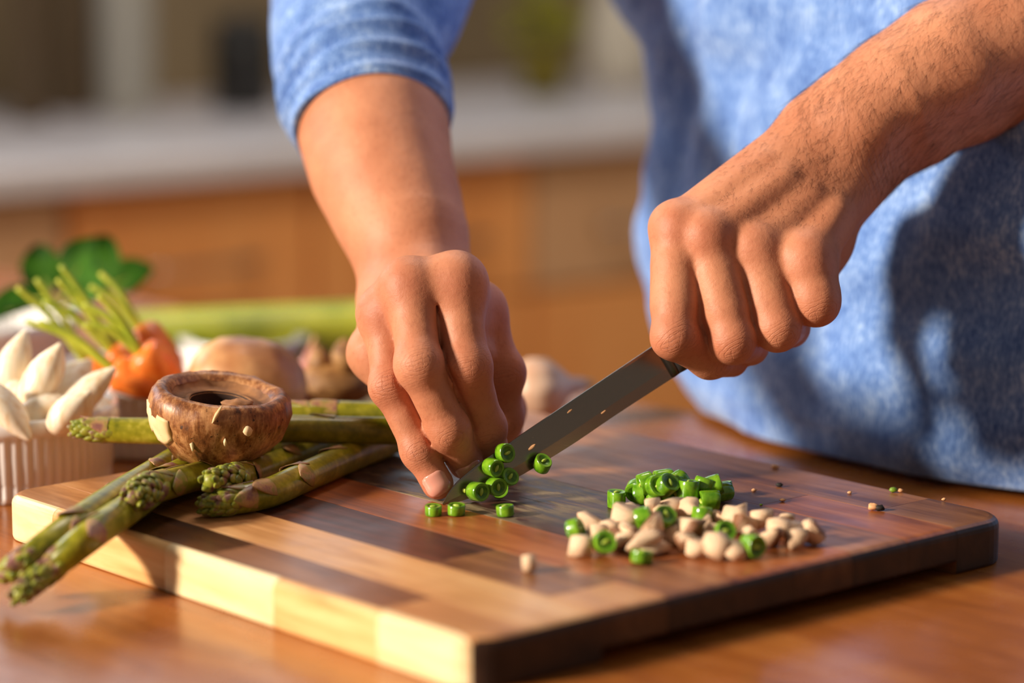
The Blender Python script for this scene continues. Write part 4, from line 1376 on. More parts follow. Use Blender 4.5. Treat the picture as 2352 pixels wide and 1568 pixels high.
# second mushroom behind, cap upright
MC2 = at(566, 852, 1.395); R2 = rad(137, 1.395)
ms2 = thing('mushroom', MC2 - np.array([0, 0, .018]), 'paler brown mushroom resting behind the hollow one, smooth cap up with a dent', 'mushroom')
prof = [(0, .0158), (.16, .0150), (.30, .0158), (.55, .0140), (.78, .0095), (.93, .003), (1.0, -.005), (.98, -.012), (.88, -.0165), (.70, -.0172), (.40, -.016)]
M_mush2 = mat_plain('pale_mushroom_skin', lin(170, 112, 66), .42, lin(234, 182, 128), 45, sss=.1, bump=.2)
V, Fc = lathe([(r * R2, h) for r, h in prof], 64, MC2, unit(np.array([.10, .05, 1])), wob)
V = V + (.0006 * vnoise(V, 120, 9))[:, None] * np.array([0, 0, 1.0]); link_mesh('cap', V, Fc, M_mush2, ms2)
V, Fc = lathe([(R2 * .36, -.0155), (R2 * .30, -.022), (R2 * .32, -.030), (0, -.031)], 32, MC2); link_mesh('stem', V, Fc, M_flesh, ms2)
V, Fc = lathe([(R2 * .88, -.0164), (R2 * .55, -.0148), (R2 * .3, -.0145)], 48, MC2, rfun=lambda th, r, h: r * (1 + .015 * math.sin(30 * th))); link_mesh('gills', V, Fc, M_gilld, ms2)

# ---- ramekins
M_porc = mat_plain('white_porcelain', lin(240, 236, 232), .18, sss=.0, coat=.3)
def ramekin(c, label, r=.0535, h=.040):
    root = thing('ramekin', c, label, 'ramekin', None)
    def flute(th, rr, hh):
        return rr * (1 + (.050 * abs(math.sin(30 * th)) if rr > r * .84 and .0033 < hh < h - .0085 else 0))
    prof = [(0, .002), (r * .84, .002), (r * .86, 0), (r * .90, .0006), (r * .885, .0034), (r * .905, h - .009), (r * .97, h - .0082), (r * 1.0, h - .006), (r * 1.0, h - .0015), (r * .985, h), (r * .955, h), (r * .94, h - .002), (r * .90, .010), (r * .84, .006), (0, .0055)]
    # finer steps on the fluted wall
    V, Fc = lathe(prof, 360, c, (0, 0, 1), flute)
    link_mesh('bowl', V, Fc, M_porc, root)
    return root
RC1 = np.array([-.2425, 1.338, TZ]); RC2 = hit(340, 985, TZ); 
RC2 = np.array([-.186, 1.437, TZ]); RC3 = np.array([-.300, 1.595, TZ])
ramekin(RC1, 'fluted white ramekin full of garlic cloves at the left edge')
ramekin(RC2, 'fluted white ramekin holding baby carrots behind the garlic')
ramekin(RC3, 'plain-looking white ramekin of dark green leaves behind the others at far left')

# ---- garlic cloves in the front ramekin
M_garlic = NT('garlic_skin')
v = M_garlic.coord(scale=(300, 300, 40)); n = M_garlic.noise(v, 1, 3, .6)
M_garlic.p(Base_Color=M_garlic.ramp(n, [(.32, lin(224, 190, 146)), (.5, lin(242, 224, 194)), (.7, lin(248, 238, 220))]), Roughness=.42, Subsurface_Weight=.2, Subsurface_Radius=(.004, .003, .002))
M_garlic = M_garlic.m
M_gtip = mat_plain('garlic_root_end', lin(196, 148, 92), .6, lin(214, 176, 124), 200)
def clove(c, tip, L, W, label, seed):
    t = unit(np.asarray(tip, float)); u, w = frame_from(t)
    root = thing('garlic_clove', np.asarray(c) - t * L * .4, label, 'garlic clove', 'peeled garlic cloves in the ramekin')
    prof = [(0, -.50), (.40, -.49), (.72, -.40), (.95, -.22), (1.0, -.04), (.90, .14), (.70, .28), (.46, .39), (.26, .47), (.16, .52), (0, .54)]
    P = np.array([0 * t] * 1)
    V, Fc = lathe([(r * W, h * L) for r, h in prof], 24, (0, 0, 0), (0, 0, 1), lambda th, r, h: r * (1 + .10 * math.cos(2 * th) + .05 * math.cos(3 * th + seed)))
    V[:, 0] += .12 * W * np.sin(V[:, 2] / L * 3.0)      # curved back
    V = V @ np.stack([u, w, t], 0) + c
    o = link_mesh('clove', V, Fc, M_garlic, root)
    V, Fc = lathe([(0, -.515), (.30, -.51), (.42, -.485), (.30, -.47)], 16); V = V * np.array([W, W, L]); V = V @ np.stack([u, w, t], 0) + c
    V, Fc = lathe([(0, -.52 * L), (.32 * W, -.515 * L), (.44 * W, -.475 * L), (.30 * W, -.44 * L)], 16)
    V = V @ np.stack([u, w, t], 0) + c
    link_mesh('root_end', V, Fc, M_gtip, root)
    return root
cl = [(30, 820, 1.352, (.35, .1, .9), .034, .0092, 'tall pale garlic clove standing at the far left of the ramekin'),
      (100, 850, 1.338, (.42, -.1, .85), .036, .0098, 'garlic clove standing upright in the middle of the ramekin, tip leaning right'),
      (195, 888, 1.338, (.62, .1, .55), .036, .0085, 'garlic clove leaning over the right rim with its tip pointing up'),
      (165, 925, 1.318, (.5, -.2, .55), .026, .0095, 'fat garlic clove in front of the right leaning one'),
      (15, 925, 1.316, (.5, -.3, -.55), .034, .0080, 'thin garlic clove hanging over the front rim at left'),
      (60, 905, 1.345, (-.3, .4, .6), .030, .0105, 'garlic clove buried low in the ramekin, left of centre'),
      (115, 925, 1.332, (.9, .2, .1), .030, .0100, 'garlic clove lying flat in front of the upright one'),
      (160, 862, 1.372, (.5, .5, .5), .032, .0100, 'garlic clove at the back of the ramekin behind the tall ones'),
      (45, 868, 1.380, (-.5, .2, .6), .032, .0105, 'garlic clove behind the far left upright clove'),
      (225, 930, 1.360, (.2, .9, .1), .028, .0095, 'garlic clove wedged against the right inner wall of the ramekin'),
      (-45, 890, 1.35, (-.4, .1, .8), .034, .0105, 'garlic clove mostly outside the left edge of the picture')]
for i, (x, y, d, tp, L, W, lab) in enumerate(cl):
    clove(at(x, y + 20, d), np.array(tp), L, W, lab, i)

# ---- baby carrots with trimmed stems
k = NT('carrot_skin')
n = k.noise(k.coord(scale=(160, 160, 160)), 1, 4, .6)
k.p(Base_Color=k.ramp(n, [(.35, lin(228, 104, 26)), (.65, lin(244, 142, 60))]), Roughness=.35, Subsurface_Weight=.12, Subsurface_Radius=(.004, .002, .001)); M_carrot = k.m
M_cstem = mat_plain('carrot_stem', lin(176, 178, 44), .5, lin(140, 156, 28), 80)
def carrot(a, b, r, stems, label, seed):
    r = r * .86
    """a shoulder, b root tip"""
    a = np.asarray(a); b = np.asarray(b); t = unit(b - a); L = np.linalg.norm(b - a)
    root = thing('baby_carrot', b if b[2] < a[2] else a, label, 'carrot', 'baby carrots in the white ramekin')
    prof = [(0, -.01), (.25, -.012), (.55, 0.0), (.85, .04), (1.0, .12), (.98, .3), (.88, .55), (.72, .78), (.5, .92), (.25, .985), (0, 1.0)]
    V, Fc = lathe([(q * r, h * L) for q, h in prof], 26, a, t, lambda th, rr, h: rr * (1 + .03 * math.sin(h * 900 + seed) + .02 * math.sin(3 * th)))
    link_mesh('root', V, Fc, M_carrot, root)
    for (dx, dy, dz, ln) in stems:
        dirv = unit(np.array([dx, dy, dz])); e = a + dirv * ln
        mid = (a + e) / 2 + np.array([0, 0, .004])
        V, Fc = tube(spline([a + t * .002, mid, e], 14), np.linspace(.0024, .0014, 14), 8); link_mesh('leaf_stem', V, Fc, M_cstem, root)
    return root
carrot(at(318, 808, 1.400), at(425, 905, 1.410), .0125, [(-.75, .1, .65, .036), (-.55, .0, .8, .034), (-.9, 0, .45, .03)], 'plump carrot in front, lying highest on the carrot heap', 1)
carrot(at(322, 758, 1.455), at(412, 862, 1.445), .0115, [(-.55, .2, .75, .036), (-.75, .1, .65, .034)], 'carrot at the back of the heap nearest the green stalk', 2)
carrot(at(255, 806, 1.432), at(340, 880, 1.432), .0105, [(-.6, .1, .8, .045), (-.8, 0, .6, .042), (-.5, .1, .85, .05)], 'carrot in the middle of the heap with the longest stems', 3)
carrot(at(262, 852, 1.405), at(372, 900, 1.400), .0110, [(-.8, 0, .55, .044), (-.9, .1, .5, .05)], 'low carrot in front at the ramekin rim', 4)
carrot(at(198, 836, 1.440), at(300, 900, 1.435), .0095, [(-.5, .1, .85, .050), (-.65, 0, .75, .052)], 'leftmost carrot of the heap, behind the garlic', 5)
carrot(at(300, 872, 1.450), at(400, 912, 1.470), .0105, [(-.3, .3, .8, .03)], 'carrot buried at the back bottom of the ramekin', 6)

# ---- dark leafy greens
M_green = mat_plain('dark_leaf', lin(26, 58, 10), .6, lin(56, 100, 18), 60, spec=.06)
def leaf(c, t, nrm, L, W, label, seed):
    t = unit(t); nrm = unit(nrm - t * (nrm @ t)); w = np.cross(t, nrm)
    rr = np.random.default_rng(seed); root = thing('green_leaf', c, label, 'leaf', 'dark green leaves in the back ramekin')
    nu, nv = 9, 12; V = []
    for lay in (0, 1):
        for i in range(nv):
            s = i / (nv - 1)
            wd_ = W * math.sin(math.pi * min(1, s * .93 + .05)) ** .7
            for j in range(nu):
                u = -1 + 2 * j / (nu - 1)
                V.append(np.asarray(c) + t * L * s + w * wd_ * u + nrm * (.25 * W * u * u + .12 * L * math.sin(2.6 * s) + .05 * W * math.sin(9 * s + 5 * u + seed)) - nrm * .0005 * lay)
    n0 = nu * nv; Fc = []
    for i in range(nv - 1):
        for j in range(nu - 1):
            a = i * nu + j
            Fc.append((a, a + 1, a + nu + 1, a + nu)); Fc.append((n0 + a, n0 + a + nu, n0 + a + nu + 1, n0 + a + 1))
    link_mesh('blade', np.array(V), Fc, M_green, root)
    V2, F2_ = tube([np.asarray(c) - t * L * .35, np.asarray(c) + nrm * .001, np.asarray(c) + t * L * .5 + nrm * .10 * L], [.0013, .0011, .0005], 7)
    link_mesh('leaf_stalk', V2, F2_, M_cstem, root)
lv = [(150, 680, 1.57, (.5, .1, .75), (-.4, -.7, .4), .036, .014, 'broad dark leaf standing behind the carrot stems'),
      (195, 670, 1.60, (.3, .2, .6), (0, -.8, .5), .034, .015, 'darkest leaf at the top of the leafy heap'),
      (250, 665, 1.62, (.8, .1, .3), (0, -.6, .7), .028, .012, 'dark leaf reaching right above the carrot stems'),
      (120, 690, 1.58, (-.75, 0, -.1), (0, -.5, .8), .034, .010, 'long leaf drooping left over the ramekin rim'),
      (60, 712, 1.58, (-.8, -.1, -.25), (0, -.4, .9), .030, .009, 'leaf lying on the left of the back ramekin'),
      (110, 672, 1.62, (-.1, .2, .8), (-.3, -.8, .2), .028, .013, 'light green leaf standing at the back left of the heap'),
      (170, 700, 1.56, (.6, -.3, .3), (-.2, -.6, .7), .030, .013, 'dark leaf curling forward toward the carrots')]
for i, q in enumerate(lv):
    leaf(at(q[0], q[1], q[2]), np.array(q[3]), np.array(q[4]), q[5], q[6], q[7], i)

# ---- celery stalk lying behind
k = NT('celery_skin')
n = k.noise(k.coord(scale=(30, 30, 30)), 1, 3)
k.p(Base_Color=k.ramp(n, [(.35, lin(140, 150, 18)), (.65, lin(186, 184, 48))]), Roughness=.35, Subsurface_Weight=.15, Subsurface_Radius=(.004, .004, .001)); M_cel = k.m
cpath = spline([hit(250, 752, TZ + .024), hit(420, 745, TZ + .024), hit(600, 740, TZ + .024), hit(760, 736, TZ + .024), hit(900, 734, TZ + .024)], 40)
ce = thing('celery_stalk', cpath[20] - np.array([0, 0, .017]), 'long ribbed green celery stalk lying across the table behind the mushrooms', 'celery')
NSG = 36
def cel_ring(i):
    R = .0215 + .003 * i / 39
    pts = []
    T = unit(np.gradient(cpath, axis=0)[i]); up = unit(np.array([0, 0, 1.]) - T * T[2]); sd = np.cross(T, up)
    # crescent section, hollow side down and away
    out = []
    for j in range(NSG // 2):
        th = math.radians(-20 + 220 * j / (NSG // 2 - 1))
        r = R * (1 + .05 * math.cos(11 * th))
        out.append(cpath[i] + sd * r * math.cos(th) * .95 + up * r * math.sin(th) * 1.05)
    for j in range(NSG // 2):
        th = math.radians(200 - 220 * j / (NSG // 2 - 1))
        r = R * .62
        out.append(cpath[i] + sd * r * math.cos(th) + up * (r * math.sin(th) - R * .1))
    return out
V = np.array([p for i in range(40) for p in cel_ring(i)]); Fc = []
for i in range(39):
    for j in range(NSG):
        a, b = i * NSG + j, i * NSG + (j + 1) % NSG
        Fc.append((a, b, b + NSG, a + NSG))
Fc.append(tuple(range(NSG))[::-1]); Fc.append(tuple(range(39 * NSG, 40 * NSG)))
low = TZ + .0004 - V[:, 2].min(); V[:, 2] += low
link_mesh('stalk', V, Fc, M_cel, ce)
# two thinner inner stalks with it
for q, (o1, o2) in enumerate(((.030, 0), (-.0, .0))[:1]):
    pp = cpath[:24] + np.array([.0, .034, -.010])
    V, Fc = tube(pp, np.linspace(.008, .011, 24), 20, True, lambda t, th: 1 + .05 * math.cos(9 * th)); V[:, 2] += TZ + .0004 - V[:, 2].min()
    link_mesh('inner_stalk', V, Fc, M_cel, ce)

# ---- ginger, shallot, garlic bulb behind the hand, white dish
k = NT('ginger_skin')
n = k.noise(k.coord(scale=(90, 90, 260)), 1, 4, .6)
k.p(Base_Color=k.ramp(n, [(.35, lin(120, 78, 36)), (.65, lin(176, 130, 74))]), Roughness=.6, Normal=k.bump(n, .3, .0008)); M_ging = k.m
gk = [(780, 880, 1.47, 88, 52, 80), (735, 838, 1.468, 30, 42, 36), (795, 822, 1.460, 34, 46, 36), (842, 872, 1.475, 42, 40, 40), (745, 890, 1.462, 40, 36, 36)]
gi = thing('ginger_root', hit(780, 945, TZ), 'knobbly brown ginger root between the back mushroom and the hand', 'ginger')
gp = []
for i, (x, y, d, rx, ry, rz) in enumerate(gk):
    V, Fc = blob(at(x, y, d), rad(rx, d), rad(rz, d), rad(ry, d), 16, 22, .06, 160, i)
    V[:, 2] = np.maximum(V[:, 2], TZ + .0003)
    gp.append((V, Fc))
V, Fc = merge(gp[0], gp[4]); link_mesh('rhizome', V, Fc, M_ging, gi)
for q in gp[1:4]: link_mesh('knob', q[0], q[1], M_ging, gi)
M_shal = mat_plain('shallot_skin', lin(186, 112, 100), .35, lin(214, 158, 142), 40)
sc_ = hit(722, 938, TZ)
sh = thing('shallot', sc_, 'pinkish shallot half hidden between the ginger and the thick asparagus', 'shallot')
V, Fc = lathe([(0, 0), (.008, .001), (.014, .007), (.0155, .014), (.012, .022), (.006, .028), (.003, .034), (0, .035)], 28, sc_, rfun=lambda th, r, h: r * (1 + .04 * math.cos(5 * th))); link_mesh('bulb', V, Fc, M_shal, sh)
V, Fc = tube([sc_ + np.array([0, 0, .034]), sc_ + np.array([.001, -.001, .040])], [.0026, .0012], 8); link_mesh('dry_neck', V, Fc, M_gtip, sh)
gc = hit(1228, 975, TZ) + np.array([0, 0, .0172])
gb = thing('garlic_bulb', gc, 'whole garlic bulb with a pinkish skin just right of the pinching hand', 'garlic bulb')
V, Fc = lathe([(0, .001), (.008, 0), (.0145, .005), (.0172, .013), (.0158, .022), (.010, .029), (.005, .034), (.0035, .042), (0, .042)], 64, gc - np.array([.013, .004, 0]), unit(np.array([.94, .34, .06])), rfun=lambda th, r, h: r * (1 + .05 * abs(math.sin(4.5 * th))))
link_mesh('bulb', V, Fc, mat_plain('bulb_skin', lin(196, 150, 120), .45, lin(222, 190, 162), 50), gb)
ga = unit(np.array([.94, .34, .06])); g0 = gc - np.array([.013, .004, 0]); V, Fc = tube([g0 + ga * .040, g0 + ga * .047], [.0034, .0022], 10); link_mesh('neck', V, Fc, M_gtip, gb)
dc = hit(560, 850, TZ)
ds = thing('white_dish', dc, 'shallow white dish behind the back mushroom, in front of the celery', 'dish')
V, Fc = lathe([(0, 0), (.026, 0), (.030, .004), (.036, .016), (.038, .020), (.036, .020), (.033, .014), (.026, .006), (0, .005)], 56, dc); link_mesh('bowl', V, Fc, M_porc, ds)
V, Fc = lathe([(.030, .0196), (.0372, .0206), (.0384, .0200), (.0372, .0194)], 56, dc); link_mesh('rim', V, Fc, M_porc, ds)
# ---- sliced green beans
k = NT('bean_skin')
n = k.noise(k.coord(scale=(300, 300, 300)), 1, 3)
k.p(Base_Color=k.ramp(n, [(.35, lin(78, 130, 10)), (.65, lin(122, 168, 34))]), Roughness=.22, Specular_IOR_Level=.6, Subsurface_Weight=.12, Subsurface_Radius=(.002, .003, .0008), Coat_Weight=.25); M_bean = k.m
k = NT('bean_flesh')
n = k.noise(k.coord(scale=(500, 500, 500)), 1, 3)
k.p(Base_Color=k.ramp(n, [(.35, lin(58, 104, 6)), (.65, lin(92, 138, 20))]), Roughness=.30, Subsurface_Weight=.15, Subsurface_Radius=(.002, .003, .0008)); M_bflesh = k.m
M_bwall = mat_plain('bean_wall', lin(124, 170, 44), .28, lin(98, 150, 26), 300, sss=.15, sss_r=(.002, .003, .0008))
M_bseed = mat_plain('bean_seed', lin(170, 190, 70), .35, lin(150, 176, 52), 300, sss=.1, sss_r=(.002, .002, .001))
def bean_proto(D=.0084, H=.0048, seedy=True, seed=0, hollow=.0006):
    """slice with its axis along local Z, resting with its centre at the origin"""
    R = D / 2
    def rf(th, r, h): return r * (1 + .06 * math.cos(2 * th) + .045 * math.exp(-((((th - 1.57 + math.pi) % (2 * math.pi)) - math.pi) / .35) ** 2) - .03 * math.exp(-((((th + 1.57 + math.pi) % (2 * math.pi)) - math.pi) / .25) ** 2) + .012 * math.sin(3 * th + seed))
    wall = [(R * .93, -H / 2), (R * .985, -H / 2 + .0003), (R * 1.0, -H * .2), (R * 1.0, H * .2), (R * .985, H / 2 - .0003), (R * .93, H / 2)]
    V1, F1 = lathe(wall, 30, rfun=rf)
    top = [(R * .93, H / 2), (R * .84, H / 2 - .00005), (R * .70, H / 2 - hollow * .15), (R * .42, H / 2 - hollow), (R * .2, H / 2 - hollow * 1.3), (0, H / 2 - hollow * 1.3)]
    V2, F2 = lathe(top, 30, rfun=rf)
    V3, F3 = lathe([(r, -h) for r, h in top[::-1]], 30, rfun=rf)
    V, Fc = merge((V1, F1), (V2, F2), (V3, F3))
    # a slightly slanted cut
    V[:, 2] += V[:, 0] * .10 * math.sin(seed * 1.9) * (V[:, 2] > 0)
    root = thing('bean_slice', (0, 0, 0), '-', 'bean slice', 'sliced green bean pieces')
    link_mesh('pod', V, Fc, [M_bean, M_bflesh, M_bwall], root, None, True, [0] * len(F1) + [2] * 60 + [1] * (len(F2) - 60) + [1] * (len(F3) - 60) + [2] * 60)
    if seedy:
        for s in (1, -1):
            V, Fc = blob((0, 0, s * (H / 2 - hollow * .85)), R * .20, R * .42, .0008, 10, 14)
            link_mesh('seed', V, Fc, M_bseed, root)
    return root
protos = [bean_proto(seed=i, D=.0084 + .0004 * math.sin(i * 2.1), H=(.0050, .0062, .0044, .0074)[i]) for i in range(4)]
used = set()
def place_bean(pk, loc, axis, roll, label, scale=1.0):
    o = protos[pk] if pk not in used else copy_tree(protos[pk])
    used.add(pk)
    o.location = [float(c) for c in loc]
    q = Vector(axis).to_track_quat('Z', 'Y')
    o.rotation_mode = 'QUATERNION'
    o.rotation_quaternion = q @ Euler((0, 0, roll + 1.45)).to_quaternion()
    o.scale = (scale,) * 3
    o['label'] = label
HH = (.0050, .0062, .0044, .0074)
# stuck to the blade: axis leaves the blade towards the camera
def on_blade(x, y, pk, tilt, roll, label, lift=0.0, scale=1.0):
    ax = unit(nk + RI * tilt[0] + UP * tilt[1])
    ext = HH[pk] * scale / 2 * abs(ax @ nk) + .0042 * scale * math.sqrt(max(0, 1 - (ax @ nk) ** 2))
    d = kd(x) - .0008 - ext - lift
    place_bean(pk, at(x, y, d), ax, roll, label, scale)
on_blade(1160, 1040, 0, (.28, .05), .4, 'bean slice stuck highest on the knife blade, plain closed face', scale=.98)
on_blade(1133, 1073, 1, (.42, -.20), 1.2, 'bean slice second from the top on the blade, oval seed showing', scale=.95)
on_blade(1168, 1095, 2, (.30, .22), .9, 'darker bean slice low on the blade, turned away to the right', scale=1.0)
on_blade(1139, 1117, 0, (.34, -.12), 1.7, 'bean slice in the middle of the cluster with a big yellow seed', scale=1.0, lift=.002)
on_blade(1098, 1128, 1, (.34, -.06), 1.45, 'bean slice lowest on the blade near the tip, seed upright', scale=1.0, lift=.003)
on_blade(1246, 1065, 1, (.10, .95), .5, 'bean slice hanging alone lower right on the blade, seen from its side', scale=.86)
M_speck = mat_plain('bean_scrap', lin(170, 186, 60), .4)
V, Fc = blob(at(1068, 1127, kd(1068) - .0014), .0006, .0005, .0010, 8, 10)
tag(link_mesh('bean_scrap', V, Fc, M_speck, None, at(1068, 1127, kd(1068) - .0014)), 'tiny yellow green bean scrap stuck near the knife tip', 'scrap')
# on the board: pixel of the lowest front point
def on_board(x, y, pk, label, level=0.0, axis=(0, 0, 1), roll=0.0, scale=1.0):
    a = unit(axis); H = HH[pk] * scale; R = .0042 * scale * 1.05
    half = abs(a[2]) * H / 2 + math.sqrt(max(0, 1 - a[2] ** 2)) * R
    c = hit(x, y, BZ + level); c = c + unit(np.array([c[0], c[1], 0])) * R * .8
    c[2] = BZ + level + half + .0001
    place_bean(pk, c, a, roll, label, scale)
on_board(995, 1187, 2, 'bean slice lying flat just left of the knife tip', roll=.3, scale=.95)
on_board(1048, 1187, 2, 'bean slice lying flat just right of the knife tip', axis=(.06, 0, 1), roll=1.3, scale=.98)
on_board(1160, 1189, 2, 'bean slice lying on the board below the cluster on the blade, curled up edge', axis=(-.08, 0, 1), roll=2.2, scale=.98)
on_board(1092, 1156, 0, 'bean slice half hidden under the blade below the lowest stuck slice', axis=(.3, -.9, .2), scale=.9)
on_board(1148, 1152, 0, 'dark bean slice on the board behind the stuck cluster', axis=(.1, -.9, .3), scale=.95)
on_board(1416, 1169, 3, 'tall bean piece standing alone left of the green heap', roll=.8, scale=.96)
pile = [(1472, 1166, 0, 0, (.9, -.3, .1)), (1502, 1168, 3, 0, (.1, .1, 1)), (1540, 1168, 1, 0, (.5, -.6, .3)), (1585, 1166, 0, 0, (.2, -.2, 1)), (1628, 1180, 3, 0, (.95, .2, .0)),
        (1655, 1160, 3, 0, (.85, .5, 0)), (1462, 1160, 1, 0, (.2, .9, .2)), (1520, 1150, 0, 0, (.0, .0, 1)), (1560, 1150, 3, 0, (.9, .3, .1)), (1610, 1150, 1, 0, (.0, .3, 1)),
        (1485, 1143, 1, .0048, (.9, .2, .25)), (1508, 1150, 1, .0050, (.3, -.85, .3)), (1530, 1150, 1, .0052, (.55, -.5, .6)), (1581, 1152, 3, .0046, (.08, .05, 1)), (1617, 1140, 0, .0060, (.3, .2, .85)),
        (1547, 1126, 2, .0082, (.15, .2, 1)), (1640, 1148, 1, .0040, (.9, -.1, .3)), (1560, 1138, 0, .0050, (.6, .6, .3)), (1600, 1166, 2, .0, (.4, -.7, .4)), (1660, 1146, 0, 0, (-.2, .1, 1)), (1525, 1132, 3, .004, (.95, .2, .1))]
pl_names = ['bean piece at the lower left front of the green heap', 'standing bean piece at the left front of the heap', 'bean slice in the middle front, cut face forward', 'flat bean slice at the front middle of the heap', 'bean piece lying at the right front of the heap over mushroom bits',
            'long bean piece lying at the right end of the heap', 'bean slice at the far left end of the heap', 'flat bean slice in the heap below the stacked ones', 'bean piece lying deep in the middle of the heap', 'bean slice under the dark shiny one',
            'shiny bean piece stacked at the upper left of the heap', 'bean slice stacked left, rounded side glinting', 'bean slice stacked in the middle with its seed face up front', 'tall bean piece standing upright in the heap with a bright streak', 'bean slice at the upper right with a bluish glint',
            'topmost bean slice of the green heap', 'bean piece resting on the right shoulder of the heap', 'bean slice behind the middle of the heap', 'bean slice leaning at the front right of the tall piece', 'flat bean slice behind the right end of the heap', 'long bean piece lying along the back top of the heap']
for i, (x, y, pk, lv_, ax) in enumerate(pile):
    on_board(x, y, pk, pl_names[i], lv_, ax, i * .9, 1.08)
mixg = [(1322, 1252, 0, 0, (.8, -.3, .3), 'bean slice at the left end of the mushroom bits'), (1387, 1283, 3, 0, (.2, -.9, .3), 'bright bean slice near the front left of the mushroom bits'),
        (1474, 1300, 2, 0, (.1, .1, 1), 'bean slice frontmost under the pale oblong mushroom bit'), (1524, 1226, 1, .005, (.3, -.6, .6), 'bean slice lying on top of the mushroom bits near the middle'),
        (1480, 1226, 1, .003, (.9, -.1, .3), 'bean slice tucked in behind the middle mushroom bits'), (1612, 1216, 3, .0, (.1, .1, 1), 'bean piece between the mushroom bits and the green heap'),
        (1664, 1256, 2, .003, (.3, -.8, .4), 'small bean slice beside the fat green one at right'), (1727, 1288, 3, 0, (.45, -.8, .1), 'fat bean piece at the right front of the mushroom bits')]
for (x, y, pk, lv_, ax, lab) in mixg:
    on_board(x, y, pk, lab, lv_, ax, x * .1, 1.08)

# ---- diced mushroom
M_dice = mat_plain('diced_mushroom', lin(204, 152, 110), .55, lin(244, 220, 186), 110, sss=.15, sss_r=(.003, .002, .0015), bump=.3)
M_dskin = mat_plain('diced_mushroom_skin', lin(112, 70, 44), .5, lin(160, 108, 70), 120, bump=.3)
def dice_mesh(seed):
    r = np.random.default_rng(seed)
    bm = bmesh.new()
    for q in range(13):
        p = r.uniform(-.5, .5, 3); ax_ = r.integers(3); p[ax_] = math.copysign(r.uniform(.42, .56), p[ax_]); bm.verts.new(p)
    ch_ = bmesh.ops.convex_hull(bm, input=bm.verts[:])
    bmesh.ops.delete(bm, geom=[v for v in bm.verts if not v.link_faces], context='VERTS')
    bmesh.ops.dissolve_limit(bm, angle_limit=math.radians(22), verts=bm.verts[:], edges=bm.edges[:])
    bmesh.ops.bevel(bm, geom=bm.edges[:], offset=.055, segments=2, affect='EDGES', clamp_overlap=True)
    bmesh.ops.recalc_face_normals(bm, faces=bm.faces)
    me = bpy.data.meshes.new('mushroom_dice'); bm.to_mesh(me); bm.free()
    me.materials.append(M_dice); me.materials.append(M_dskin)
    # one outer face keeps its brown skin
    dv = Vector(r.normal(size=3)).normalized()
    for p in me.polygons:
        p.use_smooth = True
        p.material_index = 1 if (p.normal.dot(dv) > .55 and seed % 4 != 0) else 0
    return me
dmesh = [dice_mesh(s) for s in range(10)]
dl = [(1330, 1284, 0, 9, 'pale chunk at the left front corner'), (1350, 1232, 0, 9, 'chunk at the left end of the spread'), (1375, 1252, 0, 9, 'chunk behind the bright green slice'), (1400, 1238, .002, 8, 'upper left chunk'),
      (1437, 1222, .003, 11, 'big pale chunk behind the left part'), (1415, 1262, 0, 8, 'chunk just right of the bright green slice'), (1446, 1250, .002, 8, 'chunk in the left middle'), (1470, 1282, 0, 12, 'pale oblong chunk at the front'),
      (1505, 1284, 0, 11, 'pale chunk right of the front oblong one'), (1490, 1245, .004, 11, 'bright chunk on top near the middle'), (1540, 1258, 0, 9, 'chunk in the middle front'), (1590, 1248, .003, 11, 'rounded chunk with a dark underside'),
      (1573, 1278, 0, 9, 'brown chunk low in the middle front'), (1648, 1292, 0, 11, 'pale chunk left of the slim one at right front'), (1688, 1292, 0, 8, 'slim pale chunk beside the fat green piece'), (1500, 1192, .003, 8, 'chunk at the foot of the green heap'),
      (1545, 1205, 0, 10, 'tan chunk behind the middle'), (1580, 1200, .002, 9, 'tan chunk near the tall green piece'), (1562, 1228, .004, 8, 'small tan chunk in the middle'), (1690, 1200, .004, 8, 'tan chunk topmost at the right'),
      (1680, 1228, 0, 11, 'chunk under the topmost right one'), (1715, 1236, .002, 9, 'chunk left of the right end group'), (1750, 1222, .003, 9, 'pale chunk at the upper right'), (1790, 1242, .003, 10, 'yellowish chunk at the right'),
      (1820, 1248, 0, 9, 'chunk near the right end'), (1862, 1258, 0, 10, 'pale chunk at the very right end'), (1830, 1266, 0, 8, 'small chunk at the right front'), (1770, 1266, 0, 9, 'chunk beside the fat green piece'),
      (1645, 1240, 0, 9, 'chunk in the right middle'), (1625, 1262, 0, 9, 'brown chunk in the front right middle'), (1530, 1240, 0, 8, 'chunk under the small green slice'), (1455, 1205, 0, 8, 'chunk at the back left'),
      (1475, 1268, 0, 8, 'tan chunk behind the oblong one'), (1440, 1272, 0, 9, 'brown chunk between the front pale ones'), (1600, 1285, 0, 8, 'dark brown chunk at the front'), (1725, 1258, 0, 8, 'chunk behind the fat green piece'),
      (1800, 1225, 0, 8, 'chunk at the back right'), (1520, 1218, 0, 9, 'chunk at the back middle'), (1610, 1228, 0, 9, 'chunk behind the rounded one'), (1660, 1215, 0, 8, 'chunk at the back right of the middle'), (1212, 1318, 0, 7, 'lone pale chunk lying apart at the left front')]
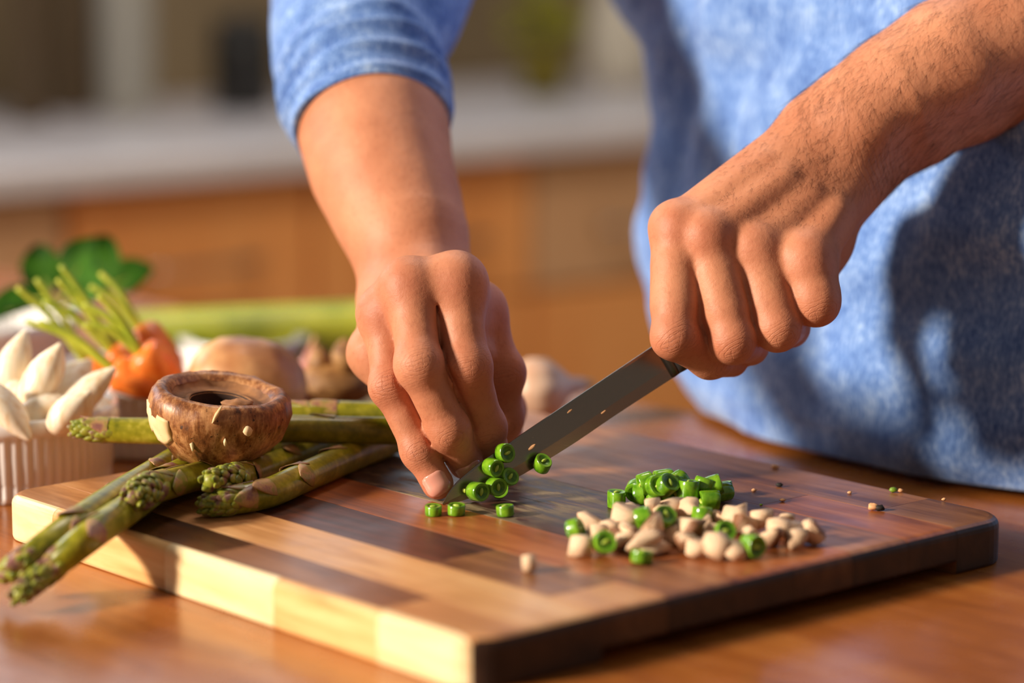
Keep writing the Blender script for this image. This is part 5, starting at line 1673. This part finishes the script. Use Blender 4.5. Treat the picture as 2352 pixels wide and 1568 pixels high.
for i, (x, y, lv_, s, lab) in enumerate(dl):
    me = dmesh[i % 10]; s = s * .00112
    o = bpy.data.objects.new('mushroom_dice', me); COL.objects.link(o)
    c = hit(x, y, BZ + lv_); c = c + unit(np.array([c[0], c[1], 0])) * s * .5
    sc_ = np.array([1.0, .9, .85]) * s
    if 'oblong' in lab: sc_ = np.array([1.35, .8, .7]) * s
    o.scale = sc_; o.rotation_euler = (RNG.uniform(-.15, .15), RNG.uniform(-.15, .15), (0.4 if 'oblong' in lab else RNG.uniform(0, 6.28)))
    M3 = o.rotation_euler.to_matrix() @ Matrix.Diagonal(Vector(sc_))
    zmin = min((M3 @ v.co).z for v in me.vertices)
    o.location = (c[0], c[1], BZ + lv_ - zmin + .00005)
    tag(o, 'diced mushroom, ' + lab, 'mushroom piece', 'diced mushroom pieces on the board')

# ---- crumbs scattered on the board
M_crD = mat_plain('dark_crumb', lin(30, 24, 18), .7); M_crP = mat_plain('pale_crumb', lin(214, 160, 112), .6); M_crG = mat_plain('green_crumb', lin(110, 140, 30), .5)
cr_ = [(1790, 1118, .0013, M_crD, 'black crumb near the far right edge of the board'), (1732, 1129, .0010, M_crP, 'pale crumb left of the black one'), (1797, 1152, .0011, M_crP, 'pale crumb below the black one'),
       (1543, 1091, .0011, M_crP, 'small upright crumb behind the green heap'), (1952, 1134, .0009, M_crP, 'pale sliver crumb near the far edge'), (2006, 1172, .0021, M_crP, 'largest pale crumb near the right end'),
       (2020, 1173, .0019, M_crD, 'dark crumb touching the largest pale one'), (2052, 1131, .0016, M_crG, 'green crumb on the far edge of the board'), (2068, 1131, .0012, M_crP, 'brownish crumb beside the green one on the edge'), (1722, 1190, .0009, M_crP, 'tiny crumb behind the mushroom bits'),
       (1780, 1078, .0016, M_crP, 'pinkish crumb on the far edge in the middle'), (1748, 1161, .0006, M_crG, 'tiny green crumb between the pale ones'), (2168, 1150, .0009, M_crP, 'tiny crumb at the far right edge')]
for i, (x, y, r, m, lab) in enumerate(cr_):
    c = hit(x, y, BZ); V, Fc = blob(c, r * 1.2, r * .8, r * .7, 7, 9, .2, 1400, i); V = seat(V, BZ + .00003)
    tag(link_mesh('crumb', V, Fc, m, None, c), lab, 'crumb', 'crumbs on the cutting board')
# scraps on the blade
for (x, y, s, lab) in ((1222, 1027, 1.0, 'mushroom shred stuck to the middle of the blade'), (1308, 944, .6, 'small crumb stuck to the blade near its spine'), (1386, 946, .6, 'faint crumb stuck to the blade toward the handle')):
    c = at(x, y, kd(x) - .0011); V, Fc = blob((0, 0, 0), .0022 * s, .0005 * s, .0007 * s, 8, 10, .2, 1500, int(x)); V = V @ np.stack([unit(RI * .75 + UP * .65), -nk * -1, unit(UP * .75 - RI * .65)], 0) + c
    tag(link_mesh('food_scrap', V, Fc, M_crP, None, c), lab, 'scrap', 'scraps on the knife blade')
